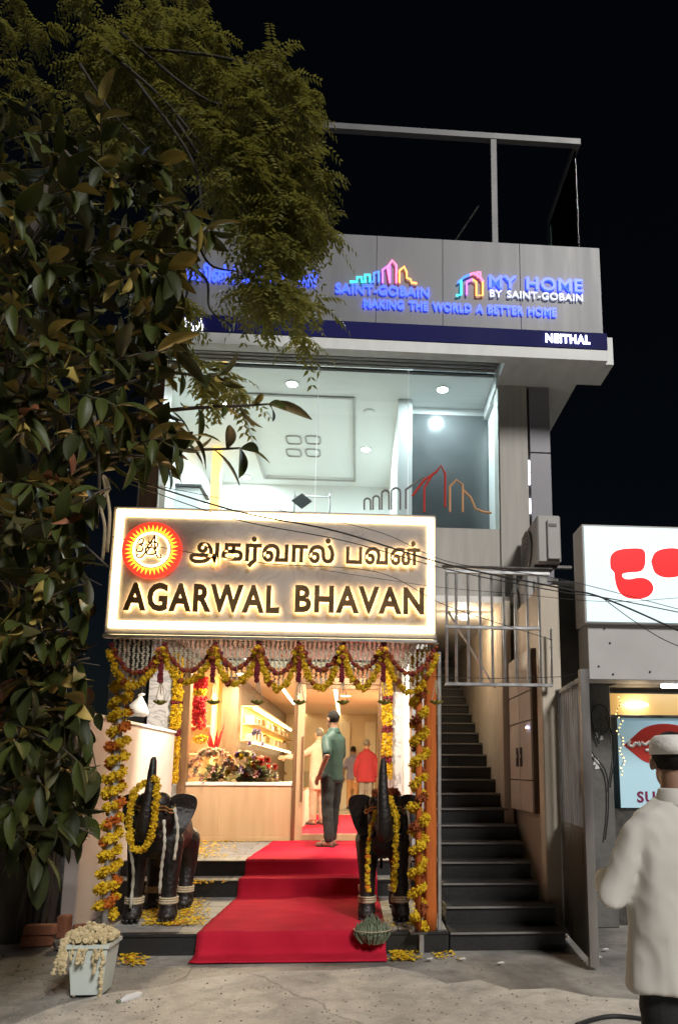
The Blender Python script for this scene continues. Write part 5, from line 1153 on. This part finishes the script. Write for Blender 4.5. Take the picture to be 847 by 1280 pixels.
c = at(527, 1164, 6.3); tag(MB().bev(c.x-.02, c.x+.02, Y1-.06, Y1-.03, .003, .165, .003).build('steel_bracket', 'steel'), 'short steel bracket against the step below the orange pillar', 'bracket')

m = MB()
for i in range(620):
    px, py = (random.uniform(0, 847), random.uniform(1198, 1280)) if i % 3 else (random.uniform(0, 200), random.uniform(1180, 1280))
    p = atz(px, py, .02); r_ = random.uniform(.002, .008); m.ball((p.x, p.y, .022+r_*.3 if p.y < 5.8 else .003+r_*.3), (r_*random.uniform(.8, 1.6), r_, r_*.7), 1, .3)
o = m.build('grit', 'stone', kind='stuff'); o['label'] = 'fine grit and crumbs strewn over the concrete'; o['category'] = 'grit'
# ================================================================ trees
def inpoly(x, y, P_):
    c = False; j = len(P_)-1
    for i in range(len(P_)):
        if (P_[i][1] > y) != (P_[j][1] > y) and x < (P_[j][0]-P_[i][0])*(y-P_[i][1])/(P_[j][1]-P_[i][1])+P_[i][0]: c = not c
        j = i
    return c
def leafmesh(L, w_, bend, fold, mats, nm):
    n = 7; top = []; prof = [0.08, .52, .84, 1, 1, .88, .6, .06]
    for i in range(n+1):
        t = i/n; x = L*t; z = -bend*L*t*t; ww = w_*prof[i]
        top += [Vector((x, -ww, z+fold*ww)), Vector((x, -ww*.5, z+fold*ww*.35)), Vector((x, 0, z)), Vector((x, ww*.5, z+fold*ww*.35)), Vector((x, ww, z+fold*ww))]
    fs = [[i*5+j, (i+1)*5+j, (i+1)*5+j+1, i*5+j+1] for i in range(n) for j in range(4)]
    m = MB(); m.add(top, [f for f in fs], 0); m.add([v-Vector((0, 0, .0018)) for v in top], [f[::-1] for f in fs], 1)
    return m
def orient(d, roll):
    d = Vector(d).normalized(); s_ = d.cross(Vector((0, 0, 1))); s_ = s_.normalized() if s_.length > .05 else Vector((0, 1, 0)); s_ = -s_
    up = d.cross(s_); Mx = Matrix(((d.x, s_.x, up.x), (d.y, s_.y, up.y), (d.z, s_.z, up.z))); return Mx @ Matrix.Rotation(roll, 3, 'X')
def rubber_tree():
    tr = T('rubber_tree', 'dark rubber tree with large glossy leaves and hanging roots at the left', 'tree', (-3.05, 7.15, 0))
    # trunk with fused aerial roots
    m = MB(); tp = [(-3.15, 7.15, 0), (-3.1, 7.05, .8), (-3.0, 6.8, 1.7), (-2.95, 6.2, 2.8), (-2.9, 5.7, 4.2), (-2.8, 5.4, 5.6)]
    m.tube(spline(tp, 5), [.33-.25*i/25 for i in range(26)], 14)
    m.v = [v+Vector((noise.noise(v*4), noise.noise(v*4+Vector((7, 0, 0))), 0))*.07 for v in m.v]; m.build('trunk', 'bark', tr, True)
    for i in range(90):
        x, y = random.uniform(-3.75, -2.72), random.uniform(6.85, 7.2); z1 = random.uniform(1.0, 2.6)
        MB().tube(spline([(x, y, 0), (x+random.uniform(-.06, .06), y, z1*.35), (x+random.uniform(-.08, .08), y+.03, z1*.7), (x+random.uniform(-.15, .15), y, z1)], 4), [random.uniform(.012, .03)*(1-.03*j) for j in range(13)], 6).build('aerial_root', 'bark', tr, True)
    for pts in ([(128, 700), (131, 660), (126, 630), (136, 610), (129, 596), (137, 640), (134, 690)], [(118, 520), (124, 600), (120, 660)]):
        MB().tube(spline([at(x, y, 4.9) for x, y in pts], 6), .011, 6).build('aerial_root', 'twine' if pts[0][0] == 128 else 'bark', tr, True)
    # branches: photo position and depth of the tip
    tips = [(195, 205, 4.6), (130, 230, 4.3), (70, 195, 4.2), (20, 260, 4.0), (165, 300, 4.7), (215, 310, 4.9), (60, 330, 4.2), (190, 405, 4.6), (120, 440, 4.3), (60, 420, 4.2), (15, 380, 4.0), (185, 470, 4.6), (335, 505, 5.0), (300, 560, 4.9), (240, 545, 4.7), (200, 570, 4.6), (270, 470, 5.0), (100, 540, 4.3), (30, 520, 4.0),
            (20, 640, 3.9), (80, 650, 4.2), (100, 700, 4.6), (60, 720, 4.1), (25, 780, 4.0), (90, 800, 4.3), (95, 840, 4.6), (40, 860, 4.1), (92, 890, 4.8), (80, 900, 4.4), (20, 930, 4.0), (85, 960, 4.6), (50, 980, 4.3), (90, 1010, 4.8), (70, 1030, 4.6), (15, 1010, 4.2)]
    leaves = []; back = []
    def sprig(P_, j0, onb=True):
        n = len(P_); ph = random.random()*6.28
        for j in range(j0, n):
            t = (P_[j]-P_[j-1]).normalized(); o_ = t.orthogonal().normalized()
            for q in range(1 if j < n-1 else 3):
                ph += 2.4; e = o_.copy(); e.rotate(Matrix.Rotation(ph, 3, t)); f_ = .55 if j < n-1 else 1.1
                leaves.append((P_[j], (t*f_+e*.8+Vector((0, -.12, -.28))).normalized(), onb))
    for k, (px, py, Y) in enumerate(tips):
        tip = at(px, py, Y); z0 = max(.9, min(5.2, tip.z-.15)); s0 = Vector((-3.0, 6.95-.28*z0, z0)); mid = s0.lerp(tip, .55)+Vector((0, 0, .12+random.uniform(0, .15)))
        P_ = spline([s0, mid, tip], 9); MB().tube(P_, [.03-.022*i/(len(P_)-1) for i in range(len(P_))], 7).build('branch', 'bark', tr, True)
        sprig(P_, 5)
    poly1 = [(-40, 130), (60, 175), (150, 160), (200, 210), (240, 300), (205, 330), (215, 400), (200, 440), (215, 520), (250, 560), (215, 600), (150, 590), (140, 630), (118, 640), (122, 760), (130, 880), (120, 920), (112, 1040), (90, 1075), (40, 1040), (-40, 1060)]
    n = 0
    while n < 105:
        px, py = random.uniform(-40, 250), random.uniform(130, 1080)
        if inpoly(px, py, poly1):
            n += 1; Y = random.uniform(4.2, 5.8); p = at(px, py, Y); a = random.uniform(-2.2, 1.0); d = Vector((math.cos(a), -.35+random.uniform(-.4, .4), random.uniform(-.5, .35))).normalized()
            P_ = spline([p-d*.2+Vector((0, 0, -.02)), p, p+d*.2+Vector((0, 0, -.02))], 4); MB().tube(P_, [.008-.005*i/8 for i in range(9)], 5).build('twig', 'bark', tr, True); sprig(P_, 1, False)
    while len(back) < 900:
        px, py = random.uniform(-60, 230), random.uniform(120, 1060)
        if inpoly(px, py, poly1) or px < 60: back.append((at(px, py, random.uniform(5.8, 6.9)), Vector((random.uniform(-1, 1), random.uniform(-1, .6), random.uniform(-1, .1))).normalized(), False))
    leaves += back
    kinds = []
    for i in range(6):
        L = (.17, .20, .23, .19, .15, .21)[i]; kinds.append((leafmesh(L*1.1, L*random.uniform(.16, .205), random.uniform(.15, .5), random.uniform(.15, .55), None, ''), ['leaf_top', 'leaf_under_lit'] if i in (0, 3, 4) else ['leaf_top', 'leaf_under_lit'] if i == 1 else ['leaf_top_shaded', 'leaf_under_shaded']))
    kinds.append((leafmesh(.2, .045, .35, .6, None, ''), ['leaf_brown', 'leaf_brown']))
    metas = []
    for mb, mats in kinds:
        o = mb.build('leaf', mats, smooth=True, origin=(0, 0, 0)); metas.append(o.data); bpy.data.objects.remove(o)
    def clear(q):      # the crown stops short of the sign and the garland post
        for e in (q[0], q[0]+q[1]*.28):
            d = e-Vector((0, 0, CAMZ)); k = d.dot(fwd); px, py = CX+F*d.dot(rgt)/k, CY-F*d.dot(upv)/k
            if px > 124 and py > 618: return False
        return True
    leaves = [q for q in leaves if clear(q)]
    big = MB(); cnt = 0; used_m = None
    bset = set(id(q) for q in back); leaves.sort(key=lambda q: (id(q) in bset, q[0].y))
    for i, (p, d, onb) in enumerate(leaves):
        isb = id(leaves[i]) in bset
        dd = d+Vector((random.uniform(-.15, .15), random.uniform(-.15, .15), random.uniform(-.3, .1)))
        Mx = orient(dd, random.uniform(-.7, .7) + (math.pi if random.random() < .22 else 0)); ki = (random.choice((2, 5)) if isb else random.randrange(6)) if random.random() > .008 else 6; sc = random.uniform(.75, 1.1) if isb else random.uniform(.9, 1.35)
        if i < 298:
            o = bpy.data.objects.new('leaf', metas[ki]); COL.objects.link(o); o.parent = tr; o.matrix_local = Matrix.Translation(p-BASE[tr.name]) @ Mx.to_4x4() @ Matrix.Scale(sc, 4)
        else:
            mb, mats = kinds[ki]; mix = {'leaf_top': 0, 'leaf_under_lit': 1, 'leaf_top_shaded': 2, 'leaf_under_shaded': 3, 'leaf_brown': 4}
            o0 = len(big.v); big.v += [p+Mx @ (v*sc) for v in mb.v]; big.f += [[q+o0 for q in f] for f in mb.f]; big.m += [mix[mats[x]] for x in mb.m]
    big.build('foliage', ['leaf_top', 'leaf_under_lit', 'leaf_top_shaded', 'leaf_under_shaded', 'leaf_brown', 'leaf_brown'], tr, True, kind='stuff')
rubber_tree()
def neem_tree():
    tr = T('neem_tree', 'feathery green tree hanging over the grey fascia', 'tree', (-3.9, 6.6, 0))
    m = MB().tube(spline([(-3.9, 6.6, 0), (-3.85, 6.5, 2), (-3.6, 6.3, 4), (-3.2, 6.0, 5.6), (-2.7, 5.8, 7.0)], 6), [.2-.12*i/24 for i in range(25)], 12); m.build('trunk', 'bark', tr, True)
    brs = [[(130, 60), (200, 120), (260, 190), (330, 260), (372, 350), (378, 430)], [(150, 40), (250, 120), (330, 150), (400, 240), (415, 300)], [(170, 100), (240, 200), (250, 280), (235, 360), (225, 420), (262, 470), (290, 500)], [(220, 150), (290, 260), (320, 330), (330, 380)], [(180, 60), (270, 70), (340, 90), (385, 120)], [(100, 80), (140, 140), (190, 190)], [(232, 330), (258, 350), (262, 385), (285, 402), (318, 396)], [(242, 290), (262, 330), (300, 340)], [(225, 420), (240, 445), (256, 452)], [(200, 300), (208, 350), (228, 372)]]
    for b_ in brs:
        P_ = spline([at(x, y, 5.7) for x, y in b_], 6); MB().tube(P_, [.016-.012*i/(len(P_)-1) for i in range(len(P_))], 6).build('branch', 'bark_dark', tr, True)
    dens = [([(-40, -10), (260, -10), (220, 150), (120, 190), (50, 175), (-40, 140)], 420, (6.4, 7.6)), ([(85, 70), (150, 20), (260, 10), (290, 90), (270, 200), (200, 230), (120, 190)], 620, (5.7, 6.6)),
            ([(255, 140), (300, 100), (340, 55), (365, 75), (390, 150), (410, 220), (405, 290), (370, 310), (330, 300), (270, 250)], 820, (5.3, 6.3)),
            ([(310, 270), (345, 280), (400, 270), (395, 320), (350, 330), (315, 310)], 160, (5.2, 6.0)),
            ([(305, 345), (350, 352), (395, 350), (390, 400), (378, 430), (362, 432), (350, 390), (310, 378)], 150, (5.2, 5.9)),
            ([(195, 250), (240, 270), (240, 320), (205, 330)], 70, (5.2, 5.9)), ([(195, 350), (240, 355), (235, 395), (200, 400)], 70, (5.2, 5.9)), ([(225, 450), (280, 455), (300, 490), (255, 500), (225, 480)], 50, (5.1, 5.6))]
    big = MB()
    for P_, n, (ya, yb) in dens:
        xs_ = [p[0] for p in P_]; ys_ = [p[1] for p in P_]; k = 0
        cl_ = [];
        while len(cl_) < max(5, n//9):
            px, py = random.uniform(min(xs_), max(xs_)), random.uniform(min(ys_), max(ys_))
            if inpoly(px, py, P_): cl_.append((px, py, random.uniform(ya, yb)))
        for (px, py, Y) in cl_:
            c = at(px, py, Y)
            for j in range(9):
                a = random.random()*6.283; d = Vector((math.cos(a), math.sin(a), random.uniform(-.9, .5))).normalized(); L = random.uniform(.2, .34); n2 = 8
                pts = [c+d*(L*t)+Vector((0, 0, -.5*L*t*t)) for t in [i/n2 for i in range(n2+1)]]
                s_ = d.cross(Vector((0, 0, 1))).normalized()
                for i in range(1, n2+1):
                    t = (pts[i]-pts[i-1]).normalized()
                    for sd_ in (-1, 1):
                        ld = (s_*sd_*.85+t*.45+Vector((0, 0, random.uniform(-.55, .05)))).normalized(); ll = random.uniform(.065, .10)*(1-.3*i/n2); w_ = ll*.2; up = ld.cross(t); up = up.normalized() if up.length > .01 else Vector((0, 0, 1)); wv = ld.cross(up).normalized()
                        p0 = pts[i]; big.add([p0, p0+ld*ll*.4+wv*w_, p0+ld*ll-Vector((0, 0, .15*ll)), p0+ld*ll*.45-wv*w_], [[0, 1, 2, 3]], 0)
    big.build('crown', 'neem', tr, kind='stuff')
neem_tree()
